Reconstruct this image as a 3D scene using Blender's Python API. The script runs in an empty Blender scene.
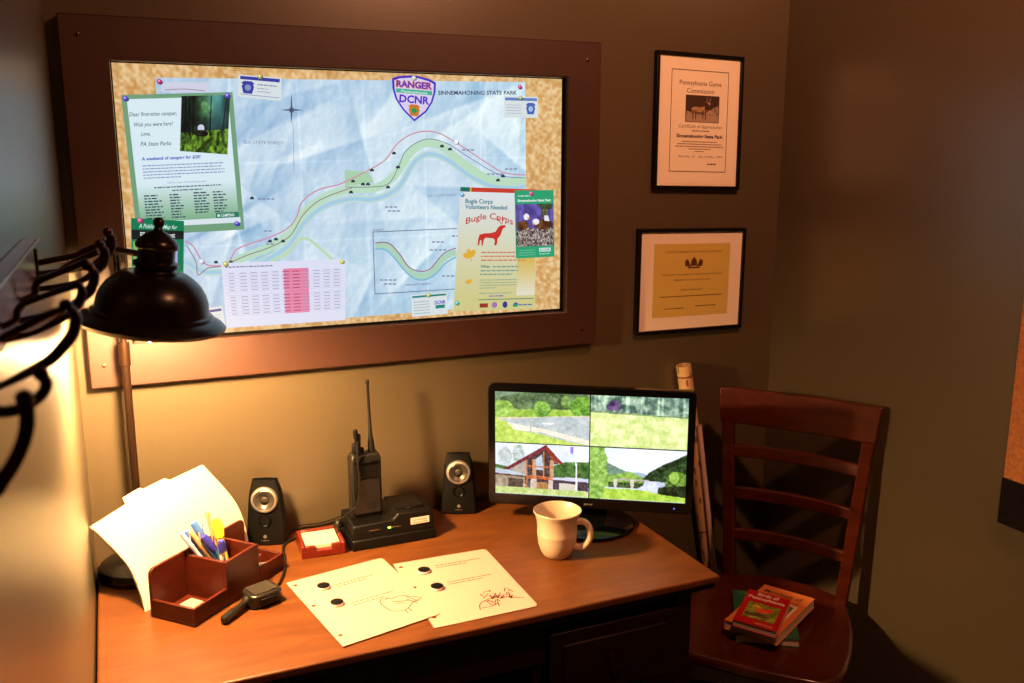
import bpy, math, random
import numpy as np
from mathutils import Vector, Matrix

# ------------------------------------------------------------------ camera, world, lights
S = bpy.context.scene
COL = S.collection
PITCH, YAW, FPX = math.radians(11.389), math.radians(23.62), 917.22
EYE = np.array([0, 0, 1.55])
cam_d = bpy.data.cameras.new('camera'); cam = bpy.data.objects.new('camera', cam_d); COL.objects.link(cam)
cam.location = EYE; cam.rotation_euler = (math.pi / 2 - PITCH, 0, -YAW)
cam_d.sensor_width = 36; cam_d.lens = FPX / 1024 * 36; cam_d.clip_start = .02
cam_d.dof.use_dof = True; cam_d.dof.focus_distance = 1.9; cam_d.dof.aperture_fstop = 11
S.camera = cam
S.view_settings.view_transform = 'Standard'; S.view_settings.look = 'None'
S.view_settings.gamma = 1; S.view_settings.use_curve_mapping = False
S.view_settings.exposure = 0
w = bpy.data.worlds.new('world'); S.world = w; w.use_nodes = True
w.node_tree.nodes['Background'].inputs[0].default_value = (.02, .015, .012, 1)
w.node_tree.nodes['Background'].inputs[1].default_value = .3
FLOOR, DESK, SEAT, WY, WXL, WXR, CEIL = .04, .76, .53, 1.895, -.076, 1.5716, 2.5
def area(name, loc, size, power, col, target=None):
    l = bpy.data.lights.new(name, 'AREA'); l.shape = 'DISK'; l.size = size; l.energy = power; l.color = col
    o = bpy.data.objects.new(name, l); COL.objects.link(o); o.location = loc
    if target is not None:
        o.rotation_euler = (Vector(target) - Vector(loc)).to_track_quat('-Z', 'Y').to_euler()
    return o
CEIL_L = (.95, .60, CEIL - .03)
area('ceiling_downlight', CEIL_L, .09, 26, (1, .40, .20), (1.5, 1.9, 1.95))
LAMP_POWER = 3100.0
TV_GAIN, MON_GAIN = 1.0, 1.08

# ------------------------------------------------------------------ picture point -> place in the room
Fv = np.array([math.sin(YAW) * math.cos(PITCH), math.cos(YAW) * math.cos(PITCH), -math.sin(PITCH)])
Rv = np.array([math.cos(YAW), -math.sin(YAW), 0]); Uv = np.cross(Rv, Fv)
def ray(x, y): return Fv + Rv * (x - 512) / FPX - Uv * (y - 341.5) / FPX
def onz(x, y, z=DESK): r = ray(x, y); return EYE + r * (z - EYE[2]) / r[2]
def ony(x, y, Y): r = ray(x, y); return EYE + r * Y / r[1]
def onx(x, y, X): r = ray(x, y); return EYE + r * X / r[0]

def lin(c):
    c = np.asarray(c, float) / 255.
    return np.where(c <= .04045, c / 12.92, ((c + .055) / 1.055) ** 2.4)

# ------------------------------------------------------------------ materials
def new_mat(name):
    m = bpy.data.materials.new(name); m.use_nodes = True
    return m, m.node_tree, m.node_tree.nodes['Principled BSDF']
def mat(name, col, rough=.5, metal=0., noise=0., nscale=30., bump=0., spec=.5, coat=0.):
    m, t, b = new_mat(name)
    b.inputs['Roughness'].default_value = rough; b.inputs['Metallic'].default_value = metal
    b.inputs['Specular IOR Level'].default_value = spec; b.inputs['Coat Weight'].default_value = coat
    b.inputs['Coat Roughness'].default_value = .2
    n = t.nodes.new('ShaderNodeTexNoise'); n.inputs['Scale'].default_value = nscale; n.inputs['Detail'].default_value = 5
    tc = t.nodes.new('ShaderNodeTexCoord'); t.links.new(tc.outputs['Object'], n.inputs['Vector'])
    r = t.nodes.new('ShaderNodeValToRGB'); t.links.new(n.outputs['Fac'], r.inputs[0])
    c = np.array(col)
    r.color_ramp.elements[0].position = .3; r.color_ramp.elements[1].position = .7
    r.color_ramp.elements[0].color = (*np.clip(c * (1 - noise), 0, 1), 1); r.color_ramp.elements[1].color = (*np.clip(c * (1 + noise), 0, 1), 1)
    t.links.new(r.outputs[0], b.inputs['Base Color'])
    if bump:
        bp = t.nodes.new('ShaderNodeBump'); bp.inputs['Strength'].default_value = bump; bp.inputs['Distance'].default_value = .002
        t.links.new(n.outputs['Fac'], bp.inputs['Height']); t.links.new(bp.outputs[0], b.inputs['Normal'])
    return m
def wood(name, c0, c1, rough=.35, sc=(1, 12, 12), coat=.3, wscale=3., spec=.5):
    m, t, b = new_mat(name); b.inputs['Specular IOR Level'].default_value = spec
    tc = t.nodes.new('ShaderNodeTexCoord'); mp = t.nodes.new('ShaderNodeMapping'); mp.inputs['Scale'].default_value = sc
    t.links.new(tc.outputs['Object'], mp.inputs['Vector'])
    n = t.nodes.new('ShaderNodeTexNoise'); n.inputs['Scale'].default_value = wscale; n.inputs['Detail'].default_value = 8; n.inputs['Distortion'].default_value = 1.2
    t.links.new(mp.outputs[0], n.inputs['Vector'])
    r = t.nodes.new('ShaderNodeValToRGB'); t.links.new(n.outputs['Fac'], r.inputs[0])
    e = r.color_ramp.elements; e[0].position = .3; e[0].color = (*c0, 1); e[1].position = .72; e[1].color = (*c1, 1)
    t.links.new(r.outputs[0], b.inputs['Base Color'])
    b.inputs['Roughness'].default_value = rough; b.inputs['Coat Weight'].default_value = coat; b.inputs['Coat Roughness'].default_value = .25
    return m
def wallmat(name, col):
    m, t, b = new_mat(name)
    tc = t.nodes.new('ShaderNodeTexCoord'); L = t.links.new
    facs = []
    for sc in ((14, 14, 420), (420, 420, 14)):
        mp = t.nodes.new('ShaderNodeMapping'); mp.inputs['Scale'].default_value = sc; L(tc.outputs['Object'], mp.inputs['Vector'])
        n = t.nodes.new('ShaderNodeTexNoise'); n.inputs['Scale'].default_value = 1; n.inputs['Detail'].default_value = 2; L(mp.outputs[0], n.inputs['Vector'])
        facs.append(n.outputs['Fac'])
    ad = t.nodes.new('ShaderNodeMath'); ad.operation = 'ADD'; L(facs[0], ad.inputs[0]); L(facs[1], ad.inputs[1])
    hf = t.nodes.new('ShaderNodeMath'); hf.operation = 'MULTIPLY'; hf.inputs[1].default_value = .5; L(ad.outputs[0], hf.inputs[0])
    r = t.nodes.new('ShaderNodeValToRGB'); c = np.array(col); e = r.color_ramp.elements
    e[0].position = .3; e[0].color = (*(c * .95), 1); e[1].position = .7; e[1].color = (*(c * 1.05), 1)
    L(hf.outputs[0], r.inputs[0]); L(r.outputs[0], b.inputs['Base Color'])
    bp = t.nodes.new('ShaderNodeBump'); bp.inputs['Strength'].default_value = .15; bp.inputs['Distance'].default_value = .0006
    L(hf.outputs[0], bp.inputs['Height']); L(bp.outputs[0], b.inputs['Normal']); b.inputs['Roughness'].default_value = .32
    b.inputs['Specular IOR Level'].default_value = .8
    return m
def attr_mat(name, emit=0., rough=.6):
    m, t, b = new_mat(name)
    a = t.nodes.new('ShaderNodeAttribute'); a.attribute_name = 'Col'
    b.inputs['Roughness'].default_value = rough
    if emit:
        b.inputs['Base Color'].default_value = (.005, .005, .005, 1); b.inputs['Specular IOR Level'].default_value = .15
        t.links.new(a.outputs['Color'], b.inputs['Emission Color']); b.inputs['Emission Strength'].default_value = emit
    else:
        t.links.new(a.outputs['Color'], b.inputs['Base Color']); b.inputs['Specular IOR Level'].default_value = .3
    return m
def glow(name, col, s):
    m, t, b = new_mat(name); b.inputs['Emission Color'].default_value = (*col, 1); b.inputs['Emission Strength'].default_value = s
    b.inputs['Base Color'].default_value = (*col, 1); return m

WALL = wallmat('woven_wall_covering', (.078, .057, .031))
CEILM = mat('ceiling_paint', (.35, .30, .24), .9)
FLOORM = mat('carpet', (.06, .045, .035), .95, noise=.3, nscale=300, bump=.5)
FRAME = mat('copper_brown_frame', (.040, .013, .007), .5, noise=.08, nscale=60)
BLACK = mat('black_plastic', (.003, .0027, .0025), .42, spec=.22, noise=.1, nscale=200)
GLOSSB = mat('gloss_black', (.0025, .0025, .0028), .15, spec=.35)
PICBLK = mat('black_picture_moulding', (.003, .0025, .0025), .4, spec=.2)
MICB = mat('worn_black', (.009, .0065, .004), .38, noise=.2, nscale=150)
RUBB = mat('matte_black', (.006, .0052, .0045), .42, spec=.35, noise=.2, nscale=150)
BRONZE = mat('oil_rubbed_bronze', (.006, .0035, .0028), .27, metal=.3, spec=.35, noise=.25, nscale=20)
BRONZE2 = mat('aged_bronze', (.12, .05, .02), .25, metal=.85, noise=.2, nscale=30)
HOOKM = mat('hook_bronze', (.07, .028, .012), .22, metal=.85, noise=.2, nscale=30)
POLE = mat('pole_bronze', (.045, .022, .012), .3, metal=.8)
SILV = mat('silver_ring', (.48, .45, .42), .42, metal=.85)
STEEL = mat('steel', (.6, .6, .6), .25, metal=1)
CONE = mat('speaker_cone', (.05, .042, .035), .35, metal=.3)
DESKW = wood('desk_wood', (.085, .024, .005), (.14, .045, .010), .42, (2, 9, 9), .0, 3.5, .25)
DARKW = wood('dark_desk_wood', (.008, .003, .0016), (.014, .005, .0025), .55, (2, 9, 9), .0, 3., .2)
CHAIRW = wood('cherry_wood', (.042, .0055, .0018), (.078, .0115, .003), .24, (3, 3, 9), .2)
ORGW = wood('organizer_wood', (.042, .0048, .0014), (.075, .010, .0025), .4, (8, 8, 14), .0, 3., .3)
REDW = wood('red_lacquer_wood', (.11, .007, .003), (.15, .011, .004), .3, (8, 8, 14), .5)
RACKW = wood('rack_wood', (.16, .04, .025), (.24, .07, .04), .2, (12, 2, 12), .4)
PAPER = mat('cream_paper', (.50, .44, .33), .8, noise=.02)
MUG = mat('cream_stoneware', (.50, .38, .27), .35, noise=.03, nscale=40, coat=.3)
PRINT = attr_mat('printed')
PRINTG = attr_mat('printed_gloss', rough=.3)
TVM = attr_mat('display_pixels', TV_GAIN)
MONM = attr_mat('monitor_pixels', MON_GAIN)
BULB = glow('lamp_bulb_glass', (1, .60, .25), LAMP_POWER)
LED = glow('green_led', (.25, 1, .1), 3); LEDB = glow('blue_led', (.08, .15, 1), 2)
BANNER = mat('orange_woven_cloth', (.42, .15, .045), .85, noise=.25, nscale=160, bump=.4)
BAND = mat('dark_band', (.006, .004, .003), .8, spec=.1)
PENB = mat('blue_plastic', (.05, .14, .42), .3); PEND = mat('navy_plastic', (.03, .03, .28), .3)
PENY = mat('yellow_plastic', (.85, .62, .03), .35); PENT = mat('tan_wood', (.5, .3, .13), .5)
PENG = mat('pale_blue_plastic', (.35, .42, .6), .25); PENW = mat('white_plastic', (.8, .78, .74), .35)

# ------------------------------------------------------------------ mesh builder
ORI = {}
class MB:
    def __init__(s): s.v = []; s.f = []; s.c = []; s.m = []
    def add(s, vs, fs, col=(1, 1, 1), mi=0, vcol=None):
        o = len(s.v); s.v += [tuple(map(float, p)) for p in vs]
        for f in fs:
            s.f.append([i + o for i in f]); s.m.append(mi)
            s.c.append([vcol[i] for i in f] if vcol is not None else [tuple(col)] * len(f))
        return s
    def box(s, c, size, M=None, mi=0, col=(1, 1, 1), taper=1.):
        x, y, z = (q / 2 for q in size); vs = []
        for sz in (-1, 1):
            k = taper if sz > 0 else 1
            for sx, sy in ((-1, -1), (1, -1), (1, 1), (-1, 1)):
                p = Vector((sx * x * k, sy * y * k, sz * z))
                if M is not None: p = M @ p
                vs.append((p[0] + c[0], p[1] + c[1], p[2] + c[2]))
        return s.add(vs, [(3, 2, 1, 0), (4, 5, 6, 7), (0, 1, 5, 4), (1, 2, 6, 5), (2, 3, 7, 6), (3, 0, 4, 7)], col, mi)
    def slab(s, pts, z0, z1, mi=0, col=(1, 1, 1)):       # polygon in plan, extruded in z
        n = len(pts); a = sum(pts[i][0] * pts[(i + 1) % n][1] - pts[(i + 1) % n][0] * pts[i][1] for i in range(n))
        if a < 0: pts = pts[::-1]
        vs = [(p[0], p[1], z0) for p in pts] + [(p[0], p[1], z1) for p in pts]
        return s.add(vs, [tuple(range(n))[::-1], tuple(range(n, 2 * n))] + [(i, (i + 1) % n, n + (i + 1) % n, n + i) for i in range(n)], col, mi)
    def plate(s, pts, d, mi=0, col=(1, 1, 1)):           # 3d polygon extruded by the vector d
        n = len(pts); vs = [tuple(p) for p in pts] + [tuple(np.array(p) + d) for p in pts]
        return s.add(vs, [tuple(range(n)), tuple(range(n, 2 * n))[::-1]] + [((i + 1) % n, i, n + i, n + (i + 1) % n) for i in range(n)], col, mi)
    def tube(s, pts, r, n=10, mi=0, closed=False, col=(1, 1, 1), flat=1.):
        P = [Vector(p) for p in pts]; N = len(P); rr = r if hasattr(r, '__len__') else [r] * N
        vs = []; up = None
        for i, p in enumerate(P):
            if closed: d = P[(i + 1) % N] - P[i - 1]
            else: d = P[min(i + 1, N - 1)] - P[max(i - 1, 0)]
            d.normalize()
            if up is None: up = d.orthogonal().normalized()
            up = (up - d * up.dot(d)).normalized(); q = d.cross(up)
            for k in range(n):
                a = 2 * math.pi * k / n; vs.append(p + (up * math.cos(a) * flat + q * math.sin(a)) * rr[i])
        fs = []
        for i in range(N if closed else N - 1):
            j = (i + 1) % N
            for k in range(n): fs.append((i * n + k, i * n + (k + 1) % n, j * n + (k + 1) % n, j * n + k))
        if not closed: fs += [tuple(range(n))[::-1], tuple(range((N - 1) * n, N * n))]
        return s.add(vs, fs, col, mi)
    def lathe(s, prof, c, axis=(0, 0, 1), n=40, mi=0, cap=True, col=(1, 1, 1)):
        q = Vector((0, 0, 1)).rotation_difference(Vector(axis)); c = Vector(c); vs = []; fs = []
        for r, z in prof:
            for k in range(n):
                a = 2 * math.pi * k / n; vs.append(c + q @ Vector((max(r, 1e-5) * math.cos(a), max(r, 1e-5) * math.sin(a), z)))
        for i in range(len(prof) - 1):
            for k in range(n): fs.append((i * n + k, i * n + (k + 1) % n, (i + 1) * n + (k + 1) % n, (i + 1) * n + k))
        if cap: fs += [tuple(range(n))[::-1], tuple(range((len(prof) - 1) * n, len(prof) * n))]
        return s.add(vs, fs, col, mi)
    def sphere(s, c, r, n=16, mi=0, sc=(1, 1, 1)):
        o = len(s.v); s.lathe([(r * math.sin(math.pi * i / 10), -r * math.cos(math.pi * i / 10)) for i in range(11)], (0, 0, 0), n=n, mi=mi, cap=False)
        for i in range(o, len(s.v)):
            v = s.v[i]; s.v[i] = (v[0] * sc[0] + c[0], v[1] * sc[1] + c[1], v[2] * sc[2] + c[2])
        return s
    def build(s, name, mats, parent=None, bevel=0., seg=2, angle=35, origin=None, smooth=True, solid=0.):
        o0 = np.array(ORI[parent.name] if parent is not None else (origin if origin is not None else (0, 0, 0)), float)
        me = bpy.data.meshes.new(name); V = np.array(s.v) - o0
        me.from_pydata([tuple(p) for p in V], [], s.f)
        for m in (mats if isinstance(mats, (list, tuple)) else [mats]): me.materials.append(m)
        me.polygons.foreach_set('material_index', s.m)
        ca = me.color_attributes.new('Col', 'FLOAT_COLOR', 'CORNER')
        flat = np.array([(*c, 1.) for f in s.c for c in f], dtype=np.float32).ravel(); ca.data.foreach_set('color', flat)
        if smooth: me.polygons.foreach_set('use_smooth', [True] * len(s.f)); me.set_sharp_from_angle(angle=math.radians(angle))
        me.update()
        ob = bpy.data.objects.new(name, me); COL.objects.link(ob)
        if parent is not None: ob.parent = parent
        else: ob.location = o0
        ORI[ob.name] = tuple(o0)
        if solid: md = ob.modifiers.new('solid', 'SOLIDIFY'); md.thickness = solid; md.offset = 0
        if bevel:
            md = ob.modifiers.new('bevel', 'BEVEL'); md.width = bevel; md.segments = seg; md.limit_method = 'ANGLE'; md.angle_limit = math.radians(40); md.harden_normals = False
        return ob
def thing(name, label, cat, loc, group=None):
    o = bpy.data.objects.new(name, None); COL.objects.link(o); o.location = [float(q) for q in loc]; o.empty_display_size = .02
    ORI[o.name] = tuple(float(q) for q in loc); o['label'] = label; o['category'] = cat
    if group: o['group'] = group
    return o
def tag(o, label, cat, group=None):
    o['label'] = label; o['category'] = cat
    if group: o['group'] = group
    return o
def struct(o): o['kind'] = 'structure'; return o
def part_label(o, l): o['label'] = l; return o

# ------------------------------------------------------------------ printing: quads, text, painted pictures
class Quad:                                              # u right 0..1, v down 0..1, w out of the surface in metres
    def __init__(s, TL, TR, BR, BL, n=None):
        s.P = [np.array(p, float) for p in (TL, TR, BR, BL)]
        nn = np.cross(s.P[3] - s.P[0], s.P[1] - s.P[0]); nn /= np.linalg.norm(nn)
        s.n = nn if n is None else np.array(n, float)
        s.W = (np.linalg.norm(s.P[1] - s.P[0]) + np.linalg.norm(s.P[2] - s.P[3])) / 2
        s.H = (np.linalg.norm(s.P[3] - s.P[0]) + np.linalg.norm(s.P[2] - s.P[1])) / 2
    def __call__(s, u, v, w=0.):
        a, b, c, d = s.P
        return a * (1 - u) * (1 - v) + b * u * (1 - v) + c * u * v + d * (1 - u) * v + s.n * w
    def sub(s, u0, v0, u1, v1, w=0.): return Quad(s(u0, v0, w), s(u1, v0, w), s(u1, v1, w), s(u0, v1, w), s.n)
TXT = {}
def text_mesh(t, bold=0.):
    k = (t, bold)
    if k not in TXT:
        cu = bpy.data.curves.new('t', 'FONT'); cu.body = t; cu.size = 1; cu.resolution_u = 2; cu.offset = bold
        ob = bpy.data.objects.new('t', cu); COL.objects.link(ob)
        me = bpy.data.meshes.new_from_object(ob)
        vs = [tuple(v.co) for v in me.vertices]; fs = [tuple(p.vertices) for p in me.polygons]
        bpy.data.objects.remove(ob); bpy.data.meshes.remove(me); bpy.data.curves.remove(cu); TXT[k] = (vs, fs)
    return TXT[k]
def text(mb, q, t, u, v, h, col, align='C', w=.0003, bold=.0, shear=0., width=None, arc=0., mi=0, slope=0.):
    """h = capital height as a share of the quad height; v = base line; width = width as a share of the quad width"""
    vs, fs = text_mesh(t, bold)
    xs = [p[0] for p in vs]; x0, x1 = min(xs), max(xs)
    ky = h / .7; kx = ky * q.H / q.W
    if width: kx = width / (x1 - x0)
    off = {'C': (x0 + x1) / 2, 'L': x0, 'R': x1}[align]; out = []
    for x, y, _ in vs:
        X = (x - off) * kx + shear * y * ky * q.H / q.W
        out.append(q(u + X, v - y * ky + arc * (X / (width or 1) * 2) ** 2 + slope * X, w))
    mb.add(out, fs, lin(col), mi)
def rect(mb, q, u0, v0, u1, v1, col, w=.0002, mi=0): mb.add([q(u0, v1, w), q(u1, v1, w), q(u1, v0, w), q(u0, v0, w)], [(0, 1, 2, 3)], lin(col), mi)
def poly(mb, q, pts, col, w=.0002, mi=0):
    mb.add([q(a, b, w) for a, b in pts], [tuple(range(len(pts)))], lin(col), mi)
def ell(mb, q, u, v, a, b, col, w=.0003, n=20, mi=0): poly(mb, q, [(u + a * math.cos(-t * 2 * math.pi / n), v + b * math.sin(-t * 2 * math.pi / n)) for t in range(n)], col, w, mi)
def ribbon(mb, P, wd, col, mi=0, n=(0, -1, 0)):          # ribbon along 3d points lying in a plane with normal n
    P = [np.array(p, float) for p in P]; n = np.array(n, float); vs = []
    for i, p in enumerate(P):
        d = P[min(i + 1, len(P) - 1)] - P[max(i - 1, 0)]; d /= (np.linalg.norm(d) + 1e-12); s_ = np.cross(n, d)
        ww = wd[i] if hasattr(wd, '__len__') else wd
        vs += [p - s_ * ww / 2, p + s_ * ww / 2]
    mb.add(vs, [(2 * i, 2 * i + 2, 2 * i + 3, 2 * i + 1) for i in range(len(P) - 1)], lin(col), mi)
def spline(pts, k=6):
    P = [np.array(p, float) for p in pts]; out = []
    for i in range(len(P) - 1):
        a = P[max(i - 1, 0)]; b = P[i]; c = P[i + 1]; d = P[min(i + 2, len(P) - 1)]
        for j in range(k):
            t = j / k; out.append(.5 * (2 * b + (c - a) * t + (2 * a - 5 * b + 4 * c - d) * t * t + (3 * b - a - 3 * c + d) * t ** 3))
    return out + [P[-1]]
def microtext(mb, q, u0, u1, v, h, col, seed=0, w=.0003, centre=False, mi=0):   # a line of print too small to read
    h = h * .8; r = random.Random(seed); u = u0
    while u < u1:
        l = min(r.uniform(.25, .9) * h * 5 * q.H / q.W, u1 - u); rect(mb, q, u, v - h, u + l, v, col, w, mi); u += l + h * .7 * q.H / q.W
NR = np.random.RandomState(7)
def noise(h, w_, ch, cw, seed):
    r = np.random.RandomState(seed).rand(ch + 2, cw + 2)
    y = np.linspace(0, ch, h); x = np.linspace(0, cw, w_); yi = np.minimum(y.astype(int), ch); xi = np.minimum(x.astype(int), cw)
    fy = (y - yi)[:, None]; fx = (x - xi)[None, :]; fy = fy * fy * (3 - 2 * fy); fx = fx * fx * (3 - 2 * fx)
    a = r[yi][:, xi]; b = r[yi][:, xi + 1]; c = r[yi + 1][:, xi]; d = r[yi + 1][:, xi + 1]
    return a * (1 - fy) * (1 - fx) + b * (1 - fy) * fx + c * fy * (1 - fx) + d * fy * fx
def fbm(h, w_, ch, cw, seed, o=4):
    t = 0; a = 1.; n = 0
    for i in range(o): t = t + a * noise(h, w_, ch << i, cw << i, seed + i); n += a; a *= .55
    return t / n
class Canvas:                                            # a picture painted in numbers, 0..255
    def __init__(s, w_, h, col=(0, 0, 0)):
        s.w, s.h = w_, h; s.a = np.ones((h, w_, 3)) * np.array(col, float)
        s.X, s.Y = np.meshgrid(np.linspace(0, 1, w_), np.linspace(0, 1, h))
    def mask(s, pts):
        m = np.zeros(s.X.shape, bool); n = len(pts)
        for i in range(n):
            (x0, y0), (x1, y1) = pts[i], pts[(i + 1) % n]
            if y0 == y1: continue
            c = ((y0 > s.Y) != (y1 > s.Y)) & (s.X < (x1 - x0) * (s.Y - y0) / (y1 - y0) + x0); m ^= c
        return m
    def fill(s, m, c0, c1=None, seed=1, cells=12, o=4):
        c0 = np.array(c0, float)
        if c1 is None: s.a[m] = c0
        else:
            k = np.clip((fbm(s.h, s.w, cells, int(cells * 1.6), seed, o) - .28) * 2.2, 0, 1)[..., None]
            s.a[m] = (c0 * (1 - k) + np.array(c1, float) * k)[m]
    def poly(s, pts, c0, c1=None, **k): s.fill(s.mask(pts), c0, c1, **k)
    def ell(s, x, y, a, b, c0, c1=None, rough=0., **k):
        d = ((s.X - x) / a) ** 2 + ((s.Y - y) / b) ** 2
        if rough: d = d + (fbm(s.h, s.w, 14, 22, k.get('seed', 3) + 50) - .5) * rough
        s.fill(d < 1, c0, c1, **k)
    def band(s, ytop, ybot, c0, c1=None, **k):           # ytop, ybot: lists of (x, y)
        t = np.interp(s.X[0], [p[0] for p in ytop], [p[1] for p in ytop]); b = np.interp(s.X[0], [p[0] for p in ybot], [p[1] for p in ybot])
        s.fill((s.Y >= t[None]) & (s.Y < b[None]), c0, c1, **k)
    def place(s, mb, q, w=0., gain=1.):
        g = lin(np.clip(s.a, 0, 255)) * gain; vs = []; a, b, c, d = q.P
        U = s.X[..., None]; V = s.Y[..., None]
        P = a * (1 - U) * (1 - V) + b * U * (1 - V) + c * U * V + d * (1 - U) * V + q.n * w
        W = s.w; fs = [(j * W + i, (j + 1) * W + i, (j + 1) * W + i + 1, j * W + i + 1) for j in range(s.h - 1) for i in range(W - 1)]
        mb.add(P.reshape(-1, 3), fs, vcol=[tuple(x) for x in g.reshape(-1, 3)])

# ================================================================== THE ROOM
YF = -1.3; T = .1
def wallbox(name, x0, x1, y0, y1, z0, z1, m):
    b = MB(); b.box(((x0 + x1) / 2, (y0 + y1) / 2, (z0 + z1) / 2), (x1 - x0, y1 - y0, z1 - z0)); return struct(b.build(name, m))
wallbox('wall_back', WXL - T, WXR + T, WY, WY + T, FLOOR, CEIL, WALL)
wallbox('wall_left', WXL - T, WXL, YF, WY, FLOOR, CEIL, WALL)
wallbox('wall_right', WXR, WXR + T, YF, WY, FLOOR, CEIL, WALL)
wallbox('wall_front', WXL - T, WXR + T, YF - T, YF, FLOOR, CEIL, WALL)
wallbox('floor', WXL - T, WXR + T, YF - T, WY + T, FLOOR - T, FLOOR, FLOORM)
wallbox('ceiling', WXL - T, WXR + T, YF - T, WY + T, CEIL, CEIL + T, CEILM)
for nm, a in (('back', (WXL, WXR, WY - .012, WY)), ('right', (WXR - .012, WXR, YF, WY - .012)), ('left', (WXL, WXL + .004, YF, 1.3))):
    b = MB(); b.box(((a[0] + a[1]) / 2, (a[2] + a[3]) / 2, FLOOR + .045), (a[1] - a[0], a[3] - a[2], .09)); struct(b.build('baseboard_' + nm, DARKW, bevel=.002))

# ================================================================== WALL DISPLAY
FX0, FX1, FZ0, FZ1 = -.0555, 1.0323, 1.117, 1.798
SX0, SX1, SZ0, SZ1 = .0246, .9532, 1.1983, 1.7213
tv = thing('wall_display', 'large wall display in a wide copper-brown wooden frame showing a pinned-up park map', 'screen', (.49, WY, FZ0))
b = MB(); y0, y1 = WY, WY - .03
def ringq(x0, x1, z0, z1, y): return [(x0, y, z0), (x1, y, z0), (x1, y, z1), (x0, y, z1)]
O = ringq(FX0, FX1, FZ0, FZ1, y1); I = ringq(SX0, SX1, SZ0, SZ1, y1 + .0015); I2 = ringq(SX0 - .0, SX1, SZ0, SZ1, y0 - .001)
OB = ringq(FX0, FX1, FZ0, FZ1, y0 - .0005)
vs = O + I + I2 + OB; fs = []
for i in range(4):
    j = (i + 1) % 4
    fs += [(i, j, 4 + j, 4 + i), (4 + i, 4 + j, 8 + j, 8 + i), (12 + i, 12 + j, j, i), (8 + i, 8 + j, 12 + j, 12 + i)]
b.add(vs, fs); b.build('frame', FRAME, tv, bevel=.0025)
b = MB(); 
for x0, x1, z0, z1 in ((SX0 + .0005, SX1 - .0005, SZ0 + .0005, SZ0 + .006), (SX0 + .0005, SX1 - .0005, SZ1 - .003, SZ1 - .0005), (SX0 + .0005, SX0 + .003, SZ0, SZ1), (SX1 - .008, SX1 - .0005, SZ0, SZ1)):
    b.box(((x0 + x1) / 2, WY - .007, (z0 + z1) / 2), (x1 - x0, .01, z1 - z0))
b.build('bezel', GLOSSB, tv)
for (px, py) in ((77, 34), (104, 366), (588, 60), (582, 330)):
    p = ony(px, py, WY - .03); b = MB(); b.lathe([(.0035, 0), (.0035, .001), (.002, .0016)], p, axis=(0, -1, 0), n=14); b.build('screw', BRONZE2, tv)
TY = WY - .009
def tvp(px, py, layer=0): return ony(px, py, TY - .0004 * layer)
def tvq(a, b_, c, d, layer): return Quad(tvp(*a, layer), tvp(*b_, layer), tvp(*c, layer), tvp(*d, layer), (0, -1, 0))
full = Quad((SX0, TY, SZ1), (SX1, TY, SZ1), (SX1, TY, SZ0), (SX0, TY, SZ0), (0, -1, 0))
# cork ground
c = Canvas(330, 186); k = fbm(186, 330, 90, 160, 3, 1)[..., None]; k2 = noise(186, 330, 93, 165, 9)[..., None]; k3 = noise(186, 330, 9, 16, 12)[..., None]
k = np.clip((k - .5) * 1.25 + .5 + (k2 - .5) * .5, 0, 1)
c.a = np.array([202, 150, 86.]) * (1 - k) + np.array([234, 202, 152.]) * k; c.a += (k3 - .5) * 14
b = MB(); c.place(b, full); part_label(b.build('screen', TVM, tv, smooth=False), 'glowing screen with cork background')
# crumpled map
mq = tvq((155, 77.5), (525.3, 82), (526.5, 303), (176, 332), 1)
c = Canvas(360, 230)
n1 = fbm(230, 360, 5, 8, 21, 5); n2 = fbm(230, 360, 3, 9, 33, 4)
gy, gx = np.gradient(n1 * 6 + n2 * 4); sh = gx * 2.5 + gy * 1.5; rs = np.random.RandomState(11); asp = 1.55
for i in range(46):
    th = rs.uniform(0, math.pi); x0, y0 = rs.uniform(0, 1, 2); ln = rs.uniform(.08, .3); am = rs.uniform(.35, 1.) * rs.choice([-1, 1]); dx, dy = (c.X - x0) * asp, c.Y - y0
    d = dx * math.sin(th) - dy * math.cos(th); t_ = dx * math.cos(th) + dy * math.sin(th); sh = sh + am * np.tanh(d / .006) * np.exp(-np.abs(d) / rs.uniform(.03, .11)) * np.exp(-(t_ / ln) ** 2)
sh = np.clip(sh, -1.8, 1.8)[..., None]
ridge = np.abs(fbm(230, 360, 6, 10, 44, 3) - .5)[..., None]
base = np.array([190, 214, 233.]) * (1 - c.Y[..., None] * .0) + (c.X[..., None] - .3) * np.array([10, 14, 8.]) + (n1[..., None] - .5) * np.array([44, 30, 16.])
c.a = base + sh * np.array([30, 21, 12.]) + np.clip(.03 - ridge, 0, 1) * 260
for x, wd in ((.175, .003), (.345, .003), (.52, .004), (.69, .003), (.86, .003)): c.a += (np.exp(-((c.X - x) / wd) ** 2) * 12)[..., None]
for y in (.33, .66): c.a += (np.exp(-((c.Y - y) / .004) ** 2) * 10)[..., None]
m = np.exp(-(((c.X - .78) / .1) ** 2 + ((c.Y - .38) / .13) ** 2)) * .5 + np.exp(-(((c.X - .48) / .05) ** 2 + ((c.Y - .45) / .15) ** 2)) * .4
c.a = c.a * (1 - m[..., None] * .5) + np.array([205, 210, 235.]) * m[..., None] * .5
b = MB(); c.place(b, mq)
Nn = (0, -1, 0)
def R(pts, wpx, col, layer=1.4, k=5): ribbon(b, [tvp(*p, layer) for p in spline(pts, k)], wpx * .0019, col)
RIV = [(187, 262), (205, 272), (235, 270), (262, 262), (288, 246), (305, 222), (325, 206), (350, 199), (375, 199), (398, 188), (413, 164), (428, 154), (448, 160), (470, 176), (492, 186), (515, 188), (525, 186)]
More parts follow.
